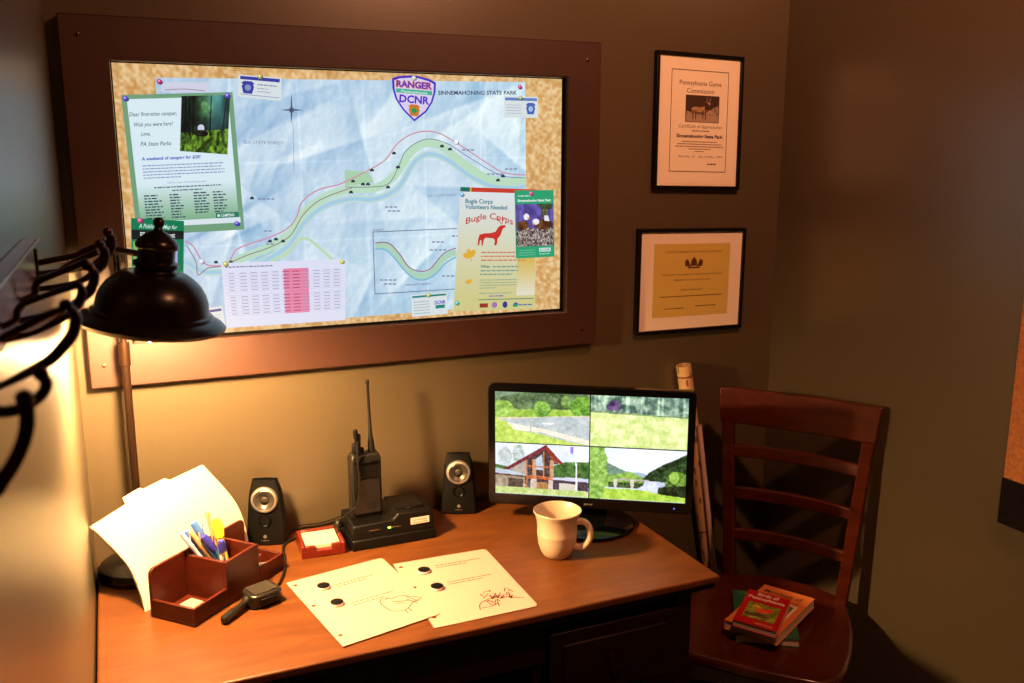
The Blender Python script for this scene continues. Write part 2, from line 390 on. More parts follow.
GRN = [(225, 266), (245, 257), (270, 247), (292, 232), (306, 211), (325, 197), (350, 189), (375, 188), (394, 176), (410, 153), (425, 143), (442, 147), (462, 162), (485, 177), (505, 182), (525, 180)]
R(RIV, 8, (190, 218, 212), 1.1); R(GRN, 9, (184, 220, 192), 1.2)
R([(238, 268), (262, 263), (285, 255), (303, 238), (322, 250), (335, 262)], 3, (190, 216, 180), 1.15)
R(RIV, 4, (164, 204, 228), 1.3)
R([(185, 241), (193, 246), (203, 262), (214, 266), (228, 263), (236, 250), (252, 243), (268, 238), (288, 228), (297, 216), (302, 202), (318, 190), (340, 184), (365, 172), (385, 160), (398, 143), (415, 133), (435, 132), (455, 142), (490, 165), (505, 173), (525, 175)], 1.3, (206, 140, 160), 1.5)
R([(187, 246), (196, 262), (198, 275), (208, 268), (222, 266), (245, 256), (268, 248), (290, 236), (303, 215), (320, 200), (345, 190), (352, 188)], 1.0, (150, 120, 140), 1.5)
R([(345, 187), (370, 187), (388, 184), (398, 168), (405, 152), (418, 142), (432, 139), (450, 145), (470, 158), (500, 175), (525, 178)], .8, (110, 120, 140), 1.55)
poly_ = lambda pts, col, layer: b.add([tvp(*p, layer) for p in pts][::-1], [tuple(range(len(pts)))], lin(col))
poly_([(345, 170), (368, 172), (374, 182), (345, 186)], (168, 208, 172), 1.25)
# small upper-left inset, lower-right inset and their lines
poly_([(161, 82), (209, 82.5), (209, 93), (161, 92)], (206, 208, 228), 1.3)
R([(165, 90), (185, 89), (205, 91)], .6, (140, 90, 120), 1.5)
for seg in ([(373, 232), (457, 228.5)], [(373, 232), (375, 294)], [(375, 294), (455, 289)]): R(seg, .9, (92, 108, 140), 1.5, 1)
R([(375, 246), (388, 246), (398, 256), (408, 270), (420, 276), (432, 272), (444, 258), (456, 252)], 7, (170, 210, 185), 1.3)
R([(375, 249), (386, 250), (397, 261), (408, 274), (420, 280), (433, 276), (446, 263), (456, 257)], 2, (130, 185, 215), 1.4)
R([(375, 243), (388, 243), (398, 252), (408, 266), (418, 271), (430, 269), (443, 254), (456, 248)], 1.1, (150, 80, 110), 1.55)
# compass star
for a, l in ((0, 13), (90, 14), (180, 12), (270, 18), (45, 4), (135, 4), (225, 4), (315, 4)):
    ca, sa = math.cos(math.radians(a)), math.sin(math.radians(a)); x, y = 291.5, 110
    poly_([(x + ca * l, y + sa * l), (x - sa * 1.1, y + ca * 1.1), (x + sa * 1.1, y - ca * 1.1)], (70, 80, 110), 1.6)
R([(293, 122), (294, 175)], .5, (140, 155, 185), 1.4, 1)
def tvtext(mb, s, x0, y0, x1, y1, hpx, col, layer, bold=0., shear=0., mi=0):
    """text with its base line from (x0,y0) to (x1,y1) in the picture of the wall"""
    A = tvp(x0, y0, layer); B_ = tvp(x1, y1, layer); vs, fs = text_mesh(s, bold); xs = [p[0] for p in vs]; a0, a1 = min(xs), max(xs)
    d = B_ - A; k = 1 / (a1 - a0); up = np.array([0, 0, 1.]); hh = hpx * .00187 / .7
    mb.add([A + d * (x - a0) * k + up * y * hh + d / np.linalg.norm(d) * shear * y * hh for x, y, _ in vs], fs, lin(col), mi)
tvtext(b, 'SINNEMAHONING STATE PARK', 438, 94.8, 517, 94.6, 4.4, (46, 54, 86), 1.6, .02)
tvtext(b, 'ELK STATE FOREST', 244, 143.5, 284, 144.5, 3.2, (110, 130, 160), 1.6)
tvtext(b, 'ELK STATE FOREST', 428, 197, 456, 196, 2.6, (120, 135, 165), 1.6)
tvtext(b, 'PARK BOUNDARY', 405, 286, 431, 284.5, 2.3, (95, 90, 140), 1.6)
tvtext(b, 'INSET', 373, 231, 384, 230.5, 2, (80, 90, 120), 1.6)
r_ = random.Random(4)
for (x, y) in ((353, 181), (363, 184), (372, 170), (351, 192), (388, 187), (398, 167), (394, 153), (442, 146), (450, 149), (368, 184), (270, 241), (276, 239), (283, 241), (252, 198), (231, 171 + 91), (216, 262), (503, 176), (498, 180)):
    poly_([(x - 2, y + 1.4), (x - 2, y - .3), (x, y - 1.8), (x + 2, y - .3), (x + 2, y + 1.4)], (42, 60, 74), 1.7)
for (x, y, n_) in ((258, 199, 4), (264, 231, 2), (266, 244, 2), (385, 207, 3), (388, 211, 3), (432, 242, 3), (430, 250, 4), (452, 236, 4), (380, 280, 4), (384, 284, 3), (442, 276, 4), (487, 174, 4), (505, 169, 3), (462, 150, 3)):
    for i in range(n_): poly_([(x + i * 4.4, y + .7), (x + i * 4.4, y - .7), (x + i * 4.4 + 3.2, y - .7), (x + i * 4.4 + 3.2, y + .7)], (130, 140, 175), 1.6)
part_label(b.build('park_map', TVM, tv, smooth=False), 'crumpled pale blue map')

# table of dates sheet
q = tvq((221, 263), (345, 259), (345.5, 320), (227, 328), 2); b = MB(); rect(b, q, 0, 0, 1, 1, (220, 223, 244), 0)
rect(b, q, .485, .12, .69, .83, (228, 128, 164), .0001)
for i in range(13):
    v = .16 + i * .052
    for j in range(11):
        if i in (6,) : continue
        rect(b, q, .05 + j * .085, v, .05 + j * .085 + (.055 if j else .04), v + .011, (150, 150, 186) if not 5 <= j <= 6 else (150, 50, 100), .0002)
    rect(b, q, .02, v + .03, .98, v + .034, (186, 180, 218), .00015)
microtext(b, q, .03, .4, .075, .02, (110, 110, 150), 3)
b.build('date_table', TVM, tv, smooth=False)

def pin(x, y, col):
    p = tvp(x, y, 7); bb = MB(); bb.c = []
    q_ = Quad(p + np.array([-.006, 0, .006]), p + np.array([.006, 0, .006]), p + np.array([.006, 0, -.006]), p + np.array([-.006, 0, -.006]), (0, -1, 0))
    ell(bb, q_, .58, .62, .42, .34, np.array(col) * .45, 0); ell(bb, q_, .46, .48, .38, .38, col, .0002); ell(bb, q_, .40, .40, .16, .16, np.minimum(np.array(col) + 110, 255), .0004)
    bb.build('push_pin', TVM, tv, smooth=False)
# camping flyer
q = tvq((121, 95), (232.5, 92), (244.5, 229.5), (137, 235.5), 3); b = MB()
rect(b, q, 0, 0, 1, 1, (112, 158, 124), 0)
cc = Canvas(60, 80, (216, 234, 243)); g = np.clip((cc.Y - .66) / .34, 0, 1)[..., None]; cc.a = cc.a * (1 - g) + np.array([112, 164, 120.]) * g
cc.place(b, q.sub(.045, .03, .955, .945), .0001)
rect(b, q, .03, .905, .97, .945, (216, 228, 236), .00015)
for s_, u, v, wd in (('Dear first-time camper,', .05, .15, .42), ('Wish you were here!', .075, .222, .345), ('Love,', .135, .288, .08), ('PA State Parks', .12, .36, .27)):
    text(b, q, s_, u, v, .028, (70, 104, 112), 'L', .0003, .01, .25, wd)
text(b, q, 'A weekend of camping for $20!', .115, .462, .022, (58, 84, 190), 'L', .0003, .03, .15, .53)
for i in range(5): microtext(b, q, .115, (.86, .84, .86, .86, .45)[i], .505 + i * .022, .009, (120, 140, 190), i)
text(b, q, 'Call for a list of participating parks', .5, .635, .013, (110, 130, 190), 'C', .0003, 0, 0, .36)
microtext(b, q, .2, .82, .665, .01, (60, 80, 120), 8); microtext(b, q, .36, .64, .69, .01, (60, 80, 120), 9)
for i in range(9):
    for j, (u, l) in enumerate(((.10, .17), (.33, .13), (.55, .15), (.73, .13))):
        if i == 8 and j > 1: continue
        microtext(b, q, u, u + l * r_.uniform(.65, 1), .722 + i * .0205 - (.0 if j < 2 else .006), .012, (52, 70, 96), i * 7 + j)
rect(b, q, .74, .865, .955, .905, (24, 120, 100), .0003); text(b, q, 'CAMPING', .85, .897, .022, (220, 235, 230), 'C', .0005, .02, 0, .13)
ell(b, q, .765, .886, .012, .011, (220, 235, 230), .0005)
o = b.build('camping_flyer', TVM, tv, smooth=False); part_label(o, 'green-bordered camping flyer')
c = Canvas(150, 170, (14, 26, 24))
c.fill(c.X < 2, (8, 18, 16), (26, 52, 44), seed=5, cells=5)
c.a += (np.exp(-(((c.X - .72) / .2) ** 2)) * np.clip(1 - c.Y * .9, 0, 1))[..., None] * np.array([60, 108, 118.])
c.a += (np.exp(-(((c.X - .5) / .16) ** 2 + ((c.Y - .18) / .2) ** 2)) * fbm(170, 150, 14, 14, 8))[..., None] * np.array([120, 170, 70.])
gm = c.Y > .64 - .1 * c.X + .05 * noise(170, 150, 6, 8, 4); c.fill(gm, (24, 50, 16), (130, 176, 56), seed=15, cells=12)
c.poly([(.62, .72), (.68, .74), (.40, 1.0), (.30, 1.0)], (20, 32, 16), (50, 70, 24), seed=2)
for x in (.08, .16, .24, .60): c.poly([(x, 0), (x + .02, 0), (x + .025, .7), (x - .005, .7)], (6, 14, 14))
c.poly([(.925, 0), (.945, 0), (.875, .72), (.845, .72)], (18, 36, 56))
c.ell(.42, .57, .07, .065, (200, 208, 232)); c.ell(.42, .66, .16, .06, (12, 16, 16), (40, 50, 40), rough=.5)
b = MB(); c.place(b, tvq((181.5, 96), (230, 95), (227.5, 154.5), (180, 151), 5)); part_label(b.build('camping_photo', TVM, tv, smooth=False), 'dark forest picture with tent')
# pamphlet behind the lamp
q = tvq((131, 218), (184, 221), (183.5, 276), (132, 282), 4); b = MB(); rect(b, q, 0, 0, 1, 1, (10, 122, 84), 0)
text(b, q, 'A Public Use Map for', .5, .15, .07, (205, 235, 220), 'C', .0003, .01, .25, .72)
rect(b, q, 0, .18, 1, .33, (22, 30, 34), .0001); text(b, q, 'Elk State Forest', .5, .30, .085, (225, 230, 232), 'C', .0003, .02, 0, .66)
rect(b, q, .03, .36, .12, .95, (120, 180, 90), .0002); rect(b, q, .2, .38, .42, .95, (130, 176, 70), .0002); rect(b, q, .76, .42, .88, .78, (160, 172, 225), .0002)
b.build('forest_pamphlet', TVM, tv, smooth=False)
# cards
def card(a, b_, c_, d, layer, fn, name='business_card'):
    q = tvq(a, b_, c_, d, layer); m_ = MB(); rect(m_, q, .0, .0, 1, 1, (214, 224, 226), 0); fn(m_, q); m_.build(name, TVM, tv, smooth=False)
def keystone(mb, q, u, v, a, b_, col, inner, w=.0003):
    P = [(-1, -.62), (-.55, -1), (.55, -1), (1, -.62), (.72, -.5), (.9, -.1), (.62, 1), (-.62, 1), (-.9, -.1), (-.72, -.5)]
    poly(mb, q, [(u + x * a, v + y * b_) for x, y in P][::-1], col, w); ell(mb, q, u, v + .05 * b_, a * .45, b_ * .5, inner, w + .0002)
def c1(m_, q):
    rect(m_, q, .04, .05, .96, .2, (54, 60, 160), .0001); keystone(m_, q, .22, .54, .16, .28, (58, 62, 160), (130, 150, 190))
    microtext(m_, q, .44, .9, .40, .05, (84, 90, 150), 1); microtext(m_, q, .44, .7, .56, .04, (130, 140, 170), 2); microtext(m_, q, .44, .75, .7, .04, (130, 140, 170), 3); rect(m_, q, .05, .86, .95, .885, (110, 110, 190), .0001)
card((238.5, 74.5), (281.5, 78), (281, 101), (238, 96.5), 3, c1)
def c2(m_, q):
    rect(m_, q, .03, .06, .97, .2, (96, 130, 196), .0001); keystone(m_, q, .78, .56, .15, .27, (70, 100, 180), (160, 190, 220))
    for i in range(4): microtext(m_, q, .06, .5, .42 + i * .13, .035, (150, 165, 185), i)
card((504, 96), (538, 97), (538, 118), (504, 117.5), 3, c2)
def c3(m_, q):
    rect(m_, q, .03, .06, .97, .15, (30, 130, 130), .0001); text(m_, q, 'DCNR', .79, .52, .16, (60, 70, 190), 'C', .0003, .03, 0, .3); rect(m_, q, .66, .56, .92, .72, (30, 130, 120), .0002)
    for i in range(5): microtext(m_, q, .06, .5, .36 + i * .13, .035, (110, 150, 160), i)
card((411, 295), (447, 292), (448, 313.5), (412, 317), 3, c3)
def c4(m_, q):
    rect(m_, q, .5, .1, .96, .22, (50, 66, 150), .0001)
    for i in range(4): microtext(m_, q, .5, .9, .4 + i * .13, .03, (150, 160, 150), i)
card((190, 311), (222, 306), (226, 327), (192, 330), 3, c4)
# ranger badge
q = tvq((392, 73.5), (436, 77), (436, 123.5), (392, 119.5), 4); b = MB()
def shield(k, col, w):
    P = [(-.5, -.40), (-.36, -.455), (-.14, -.485), (.0, -.50), (.14, -.485), (.36, -.44), (.5, -.38), (.49, -.18), (.42, .05), (.28, .27), (.0, .5), (-.26, .27), (-.42, .05), (-.49, -.18)]
    poly(b, q, [(.5 + x * k, .5 + y * k) for x, y in P][::-1], col, w)
shield(1, (74, 44, 190), 0); shield(.9, (214, 206, 236), .0002)
rect(b, q, .09, .31, .91, .40, (60, 176, 150), .0003)
text(b, q, 'RANGER', .5, .275, .14, (226, 130, 70), 'C', .0004, .07, 0, .84); text(b, q, 'RANGER', .5, .27, .13, (96, 56, 176), 'C', .0006, .035, 0, .80)
text(b, q, 'Pennsylvania', .5, .385, .05, (226, 240, 236), 'C', .0005, .01, .2, .6); text(b, q, 'DCNR', .5, .60, .16, (80, 48, 196), 'C', .0004, .035, .05, .68)
keystone(b, q, .5, .755, .14, .125, (206, 120, 40), (40, 150, 80), .0004)
part_label(b.build('ranger_badge', TVM, tv, smooth=False), 'purple-edged ranger shield badge')
# bugle corps flyer
q = tvq((460.5, 187), (537, 189.5), (535, 309), (453.5, 311.5), 4); b = MB()
cc = Canvas(40, 60); g = np.clip(cc.Y * 1.1, 0, 1)[..., None]; cc.a = np.array([218, 226, 236.]) * (1 - g) + np.array([206, 200, 136.]) * g; cc.place(b, q, 0)
rect(b, q, 0, 0, .12, .035, (20, 110, 90), .0001); rect(b, q, .12, 0, .14, .035, (220, 180, 60), .0001); rect(b, q, .14, 0, 1, .035, (200, 60, 44), .0001)
text(b, q, 'Bugle Corps', .07, .125, .034, (54, 130, 150), 'L', .0003, .025, 0, .35); text(b, q, 'Volunteers Needed', .07, .17, .034, (54, 130, 150), 'L', .0003, .025, 0, .54)
text(b, q, 'Bugle Corps', .39, .25, .05, (184, 64, 54), 'C', .0003, .012, 0, .60, arc=.045)
ELK = [(.25, .455), (.255, .40), (.27, .365), (.33, .355), (.41, .352), (.47, .34), (.50, .305), (.53, .29), (.585, .285), (.60, .30), (.565, .315), (.55, .335), (.535, .37), (.50, .395), (.495, .44), (.475, .455), (.46, .45), (.465, .41), (.44, .395), (.35, .39), (.325, .405), (.315, .455), (.30, .455), (.295, .41), (.28, .41), (.27, .45)]
poly(b, q, [(u, .01 + v) for u, v in ELK[::-1]], (196, 52, 44), .0003)
for pts in ([(.54, .29), (.50, .25), (.49, .225)], [(.515, .265), (.47, .25)], [(.545, .29), (.56, .25), (.55, .22)], [(.555, .26), (.59, .235)]): ribbon(b, [q(u, v, .0003) for u, v in pts], .0016, (196, 52, 44))
def leaf(u, v, s):
    H_ = [(0, -1), (.14, -.62), (.32, -.72), (.28, -.30), (.62, -.58), (.70, -.40), (.98, -.42), (.82, -.12), (.96, .02), (.50, .26), (.56, .42), (.08, .36), (.06, .95)]
    P = H_ + [(-x, y) for x, y in H_[::-1]]; ca, sa = math.cos(-.35), math.sin(-.35)
    vs = [q(u + (x * ca - y * sa) * s * q.H / q.W, v + (x * sa + y * ca) * s, .0003) for x, y in P]; n = len(vs); c0 = q(u, v, .0003)
    b.add(vs + [c0], [(n, (i + 1) % n, i) for i in range(n)], lin((222, 172, 56)))
leaf(.16, .54, .062); leaf(.165, .76, .034)
for i in range(3): microtext(b, q, .30, (.78, .82, .88)[i], .525 + i * .032, .013, (206, 110, 100), i)
text(b, q, 'When:', .30, .645, .022, (70, 130, 130), 'L', .0003, .03, 0, .12); microtext(b, q, .45, .84, .643, .013, (100, 150, 150), 11)
for i in range(2): microtext(b, q, .30, (.78, .70)[i], .675 + i * .03, .013, (110, 156, 150), 20 + i)
for i in range(4): microtext(b, q, .30, (.8, .78, .76, .5)[i], .75 + i * .022, .009, (130, 160, 140), 30 + i)
microtext(b, q, .30, .7, .86, .009, (130, 160, 140), 40); microtext(b, q, .42, .6, .885, .012, (110, 100, 190), 41)
cc = Canvas(20, 40); g = cc.Y[..., None]; cc.a = np.array([208, 160, 30.]) * (1 - g) + np.array([224, 222, 205.]) * g; cc.place(b, q.sub(.76, .40, .99, .88), .0003)
rect(b, q, .29, .905, .98, .912, (70, 130, 110), .0003)
rect(b, q, .31, .94, .41, .975, (150, 50, 40), .0003); ell(b, q, .49, .955, .035, .025, (160, 120, 170)); ell(b, q, .62, .955, .03, .028, (40, 60, 140)); rect(b, q, .72, .955, .78, .975, (40, 150, 90), .0003); poly(b, q, [(.72, .955), (.75, .935), (.80, .955)][::-1], (60, 90, 190)); microtext(b, q, .79, .96, .965, .012, (60, 90, 180), 5)
part_label(b.build('bugle_corps_flyer', TVM, tv, smooth=False), 'cream flyer with red elk')
# eagle pamphlet
q = tvq((514.5, 190.5), (553.5, 190), (554.5, 256.5), (516, 258.5), 6); b = MB(); rect(b, q, 0, 0, 1, 1, (40, 160, 112), 0)
microtext(b, q, .08, .4, .09, .02, (200, 230, 215), 1); text(b, q, 'Sinnemahoning State Park', .5, .165, .035, (232, 244, 240), 'C', .0003, .03, 0, .86)
c = Canvas(90, 110, (84, 66, 150)); c.fill(c.X < 2, (70, 56, 130), (110, 96, 180), seed=7, cells=5)
c.poly([(.66, 0), (.84, 0), (.88, .7), (.74, .7)], (50, 50, 36), (120, 120, 80), seed=4); c.poly([(.55, 0), (.98, 0), (.95, .14), (.7, .12)], (40, 56, 40), (70, 90, 50), seed=6)
c.band([(0, .62), (.3, .56), (.7, .60), (1, .55)], [(0, 1), (1, 1)], (44, 34, 34), (200, 186, 176), seed=12, cells=26, o=2)
c.ell(.17, .50, .16, .11, (70, 40, 22), (130, 80, 40)); c.ell(.28, .30, .075, .075, (236, 238, 244)); c.ell(.33, .33, .03, .02, (220, 170, 60))
c.ell(.74, .49, .25, .12, (66, 38, 22), (120, 76, 44)); c.ell(.53, .42, .09, .07, (236, 238, 244)); c.ell(.47, .47, .03, .025, (220, 170, 60)); c.poly([(.76, .28), (.86, .28), (.9, .42), (.76, .40)], (228, 228, 236))
c.place(b, q.sub(.02, .2, .98, .83), .0002)
for i in range(3): microtext(b, q, .08, .5, .89 + i * .035, .01, (140, 210, 180), i)
rect(b, q, .60, .86, .90, .915, (220, 235, 235), .0003); text(b, q, 'DCNR', .75, .905, .035, (40, 140, 110), 'C', .0004, .02, 0, .26); microtext(b, q, .6, .88, .955, .014, (200, 230, 220), 7)
part_label(b.build('eagle_pamphlet', TVM, tv, smooth=False), 'green pamphlet with eagles on nest')
for x, y, cl in ((159.5, 81.5, (190, 50, 110)), (125.5, 98.5, (90, 60, 200)), (227.5, 95.5, (100, 70, 210)), (237, 223.5, (90, 60, 210)), (140, 220.5, (210, 60, 130)), (260, 76.5, (170, 170, 90)), (414, 78, (200, 200, 170)), (520, 87, (200, 50, 120)), (520.5, 98, (150, 160, 90)), (531, 193.5, (220, 60, 140)), (462, 194.5, (110, 180, 220)), (457, 303, (70, 180, 190)), (428.5, 295, (190, 190, 90)), (225.5, 264, (200, 190, 90)), (342, 261.5, (205, 200, 90)), (201.5, 261.5, (225, 225, 240)), (456.5, 142, (240, 240, 245))):
    pin(x, y, cl)

# ================================================================== FRAMED CERTIFICATES
def picture(name, a, b_, c_, d, depth, fw, label, fill):
    q = Quad(*[ony(*p, WY - depth) for p in (a, b_, c_, d)], (0, -1, 0))
    base = (q(.5, 1)[0], WY, q(.5, 1)[2]); t = thing(name, label, 'picture', base)
    m_ = MB(); u = fw / q.W; v = fw / q.H
    for (u0, v0, u1, v1) in ((0, 0, 1, v), (0, 1 - v, 1, 1), (0, v, u, 1 - v), (1 - u, v, 1, 1 - v)):
        m_.plate([q(u0, v0), q(u1, v0), q(u1, v1), q(u0, v1)][::-1], np.array([0, depth, 0]))
    m_.build('frame', PICBLK, t, bevel=.0012)
    m_ = MB(); m_.plate([q(u, v, -.006), q(1 - u, v, -.006), q(1 - u, 1 - v, -.006), q(u, 1 - v, -.006)][::-1], np.array([0, depth - .007, 0]), col=lin((236, 222, 200)))
    qq = q.sub(u, v, 1 - u, 1 - v, -.0055); part_label(m_.build('mat_board', PRINT, t), 'pale mat board')
    m_ = MB(); fill(m_, qq); m_.build('certificate', PRINT, t, smooth=False)
def f1(m, q):
    rect(m, q, .03, .02, .97, .98, (240, 228, 206), .0001); K = (60, 34, 30)
    for (u0, v0, u1, v1) in ((.15, .10, .86, .106), (.15, .884, .86, .89), (.15, .10, .157, .89), (.853, .10, .86, .89)): rect(m, q, u0, v0, u1, v1, K)
    text(m, q, 'Pennsylvania Game', .51, .215, .036, K, 'C', .0003, .0, 0, .52); text(m, q, 'Commission', .51, .275, .036, K, 'C', .0003, 0, 0, .34)
    rect(m, q, .33, .29, .75, .50, (70, 50, 42), .0002)
    cc = Canvas(60, 40, (66, 48, 40)); cc.band([(0, .6), (.5, .7), (1, .35)], [(0, 1), (1, 1)], (110, 90, 76), (190, 170, 150), seed=3); cc.a[:] = np.where(cc.Y[..., None] > .72, cc.a * .0 + np.array([168, 146, 124.]), cc.a)
    cc.poly([(.16, .50), (.24, .42), (.42, .44), (.56, .40), (.64, .24), (.72, .22), (.76, .30), (.68, .36), (.66, .52), (.60, .62), (.30, .64), (.18, .62)], (160, 130, 100), (182, 150, 116)); cc.poly([(.56, .40), (.64, .24), (.70, .34), (.66, .50), (.58, .58)], (62, 44, 36))
    for x in (.19, .27, .50, .58): cc.poly([(x, .55), (x + .05, .55), (x + .035, .92), (x + .01, .92)], (92, 70, 54))
    for x in (.60, .70): cc.poly([(x, .24), (x + .02, .24), (x + .07, .04), (x + .05, .04)], (150, 130, 110))
    cc.place(m, q.sub(.34, .295, .74, .495), .0003)
    text(m, q, 'Certificate of Appreciation', .52, .545, .028, (110, 74, 60), 'C', .0003, .0, .2, .54); microtext(m, q, .42, .64, .57, .009, K, 2)
    text(m, q, 'Sinnemahoning State Park', .52, .62, .026, (30, 18, 18), 'C', .0003, .035, 0, .58)
    for i, (a, b_) in enumerate(((.3, .74), (.24, .8), (.22, .82), (.38, .66), (.46, .58))): microtext(m, q, a, b_, .655 + i * .019, .009, (120, 86, 70), i)
    text(m, q, 'Saturday, 15', .36, .775, .016, K, 'C', .0003, 0, .2, .2); text(m, q, 'day of May, 1999', .66, .775, .016, K, 'C', .0003, 0, .2, .3); microtext(m, q, .62, .74, .83, .012, K, 3)
picture('framed_certificate', (658, 49.5), (745, 57), (739.5, 190), (654, 189), .016, .0085, 'portrait black-framed white certificate with an elk photo, upper on the back wall', f1)
def f2(m, q):
    rect(m, q, .13, .12, .88, .87, (206, 180, 92), .0002); K = (84, 52, 24)
    text(m, q, 'COMMONWEALTH OF PENNSYLVANIA', .52, .215, .022, (110, 70, 26), 'C', .0004, 0, 0, .56)
    poly(m, q, [(.495, .29), (.52, .255), (.545, .29), (.555, .35), (.485, .35)][::-1], K, .0004)
    poly(m, q, [(.435, .35), (.43, .30), (.455, .275), (.47, .30), (.49, .36)][::-1], K, .0004); poly(m, q, [(.55, .36), (.57, .30), (.585, .275), (.61, .30), (.605, .35)][::-1], K, .0004); rect(m, q, .46, .36, .58, .375, K, .0004)
    text(m, q, 'DEPARTMENT OF CONSERVATION AND NATURAL RESOURCES', .51, .445, .017, K, 'C', .0004, .0, 0, .60)
    text(m, q, 'HEREBY RECOGNIZES THE', .51, .50, .017, K, 'C', .0004, 0, 0, .36); text(m, q, 'of', .51, .55, .015, K, 'C', .0004)
    text(m, q, 'PARK MANAGER', .51, .605, .02, K, 'C', .0004, 0, 0, .22); microtext(m, q, .2, .82, .665, .012, K, 3); microtext(m, q, .24, .44, .79, .012, K, 4); microtext(m, q, .55, .76, .775, .012, K, 5)
picture('framed_certificate', (639.5, 229), (747, 228), (741.5, 327.5), (636, 336), .016, .0085, 'landscape black-framed mustard-yellow certificate, lower of the two on the back wall', f2)

# ================================================================== DESK
dx0, dx1, dyf, dyb = -.0725, 1.025, 1.342, WY - .004
desk = thing('desk', 'orange-brown wooden desk with a dark front, pushed into the corner below the wall display', 'desk', (.47, 1.62, FLOOR))
b = MB(); b.box(((dx0 + dx1) / 2, (dyf + dyb) / 2, DESK - .0075), (dx1 - dx0, dyb - dyf, .015)); part_label(b.build('desktop', DESKW, desk, bevel=.004, seg=3), 'orange-brown worktop')
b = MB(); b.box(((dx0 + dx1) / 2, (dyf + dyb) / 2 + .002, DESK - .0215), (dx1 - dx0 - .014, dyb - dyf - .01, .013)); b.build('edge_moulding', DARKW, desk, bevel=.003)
bx0, bx1, by0 = dx0 + .012, .962, dyf + .03; TOPZ = DESK - .028
b = MB()
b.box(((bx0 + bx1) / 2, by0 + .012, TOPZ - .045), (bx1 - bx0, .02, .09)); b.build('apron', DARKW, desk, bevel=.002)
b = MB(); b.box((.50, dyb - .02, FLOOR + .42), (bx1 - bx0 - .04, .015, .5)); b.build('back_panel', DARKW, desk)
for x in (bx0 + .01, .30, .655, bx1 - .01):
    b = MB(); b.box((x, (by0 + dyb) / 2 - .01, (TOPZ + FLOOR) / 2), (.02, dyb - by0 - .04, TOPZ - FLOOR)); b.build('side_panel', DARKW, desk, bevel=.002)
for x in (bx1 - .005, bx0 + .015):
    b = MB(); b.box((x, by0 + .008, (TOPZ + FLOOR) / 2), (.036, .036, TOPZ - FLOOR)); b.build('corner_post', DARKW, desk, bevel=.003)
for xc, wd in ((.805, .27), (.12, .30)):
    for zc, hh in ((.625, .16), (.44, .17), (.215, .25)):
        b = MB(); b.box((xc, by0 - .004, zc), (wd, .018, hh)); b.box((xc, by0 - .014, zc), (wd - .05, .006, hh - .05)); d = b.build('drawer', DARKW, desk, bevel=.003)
        if xc > .5 or True:
            hz = zc + .005; b = MB(); P = [(xc - .016, by0 - .019, hz + .012)] + [(xc - .016 + .032 * k / 8, by0 - .026, hz + .012 - .028 * math.sin(math.pi * k / 8)) for k in range(9)] + [(xc + .016, by0 - .019, hz + .012)]
            b.tube(P, .002, 8)
            for s_ in (-1, 1): b.lathe([(.006, 0), (.006, .003), (.003, .005), (.003, .01)], (xc + s_ * .016, by0 - .016, hz + .012), axis=(0, -1, 0), n=12)
            b.plate([(xc - .02, by0 - .0172, hz + .02), (xc + .02, by0 - .0172, hz + .02), (xc + .015, by0 - .0172, hz - .018), (xc - .015, by0 - .0172, hz - .018)][::-1], np.array([0, .0015, 0]))
            b.build('handle', POLE, d)

# ================================================================== DESK LAMP
LB = (.008, 1.808); SC = np.array([.050, 1.55])           # pole foot, shade axis
lamp = thing('desk_lamp', 'lit dark bronze desk lamp with a domed shade, by the left wall', 'lamp', (*LB, DESK))
b = MB(); b.lathe([(.078, 0), (.080, .004), (.080, .016), (.076, .022), (.060, .027), (.02, .032), (.012, .036)], (*LB, DESK), n=56); b.build('base', BRONZE, lamp)
zt = ony(118, 268, LB[1])[2]
b = MB(); b.tube([(*LB, DESK + .03), (*LB, 1.18)], .0075, 18); b.tube([(*LB, 1.17), (*LB, 1.215)], .0098, 18); b.tube([(*LB, 1.21), (*LB, zt)], .0052, 16); b.build('pole', POLE, lamp, bevel=.001)
rz = ony(152, 324, SC[1])[2]; R_ = .113
LO = Vector((SC[0], SC[1], rz)); LA = (Vector((0, 0, 1)) + Vector(Rv) * .15).normalized()
def onax(z): return LO + LA * z
E = np.array(onax(.108)); N0 = np.array([*LB, zt - .02]); h0 = np.array([*LB, ony(120, 249, LB[1])[2]])
dirv = E - h0; dirv[2] = 0; dirv /= np.linalg.norm(dirv)
arm = [N0, N0 * .5 + (h0 - np.array([0, 0, .016])) * .5] + [h0 + dirv * .016 * (1 - math.cos(a)) + np.array([0, 0, .016 * math.sin(a) - .016]) for a in np.linspace(0, 1.57, 8)] + [E * .5 + (h0 + dirv * .016) * .5, E]
b = MB(); b.tube(arm, .0058, 14); b.build('arm', BRONZE, lamp)
prof = [(R_ - .004, -.002), (R_, 0), (R_ + .001, .004), (R_ - .004, .009), (R_ - .012, .0135), (R_ - .020, .0165), (R_ - .021, .021), (R_ - .026, .0235), (R_ - .0275, .030), (R_ - .029, .041), (R_ - .034, .054), (R_ - .042, .066), (R_ - .053, .076), (R_ - .064, .083), (R_ - .081, .087)]
inner = [(r - .003, z - .002) for r, z in prof[::-1]]
b = MB(); b.lathe(prof + inner + [prof[0]], LO, axis=LA, n=72, cap=False); b.build('lamp_shade', BRONZE, lamp, angle=50)
b = MB(); b.lathe([(.033, .085), (.029, .090), (.034, .094), (.034, .100), (.028, .103), (.028, .120), (.032, .123), (.033, .128), (.028, .136), (.018, .145), (.008, .150), (.005, .156)], LO, axis=LA, n=40); b.build('socket_cap', BRONZE, lamp, angle=50)
b = MB(); b.sphere(onax(.1625), .0088, 20); b.build('finial', BRONZE, lamp)
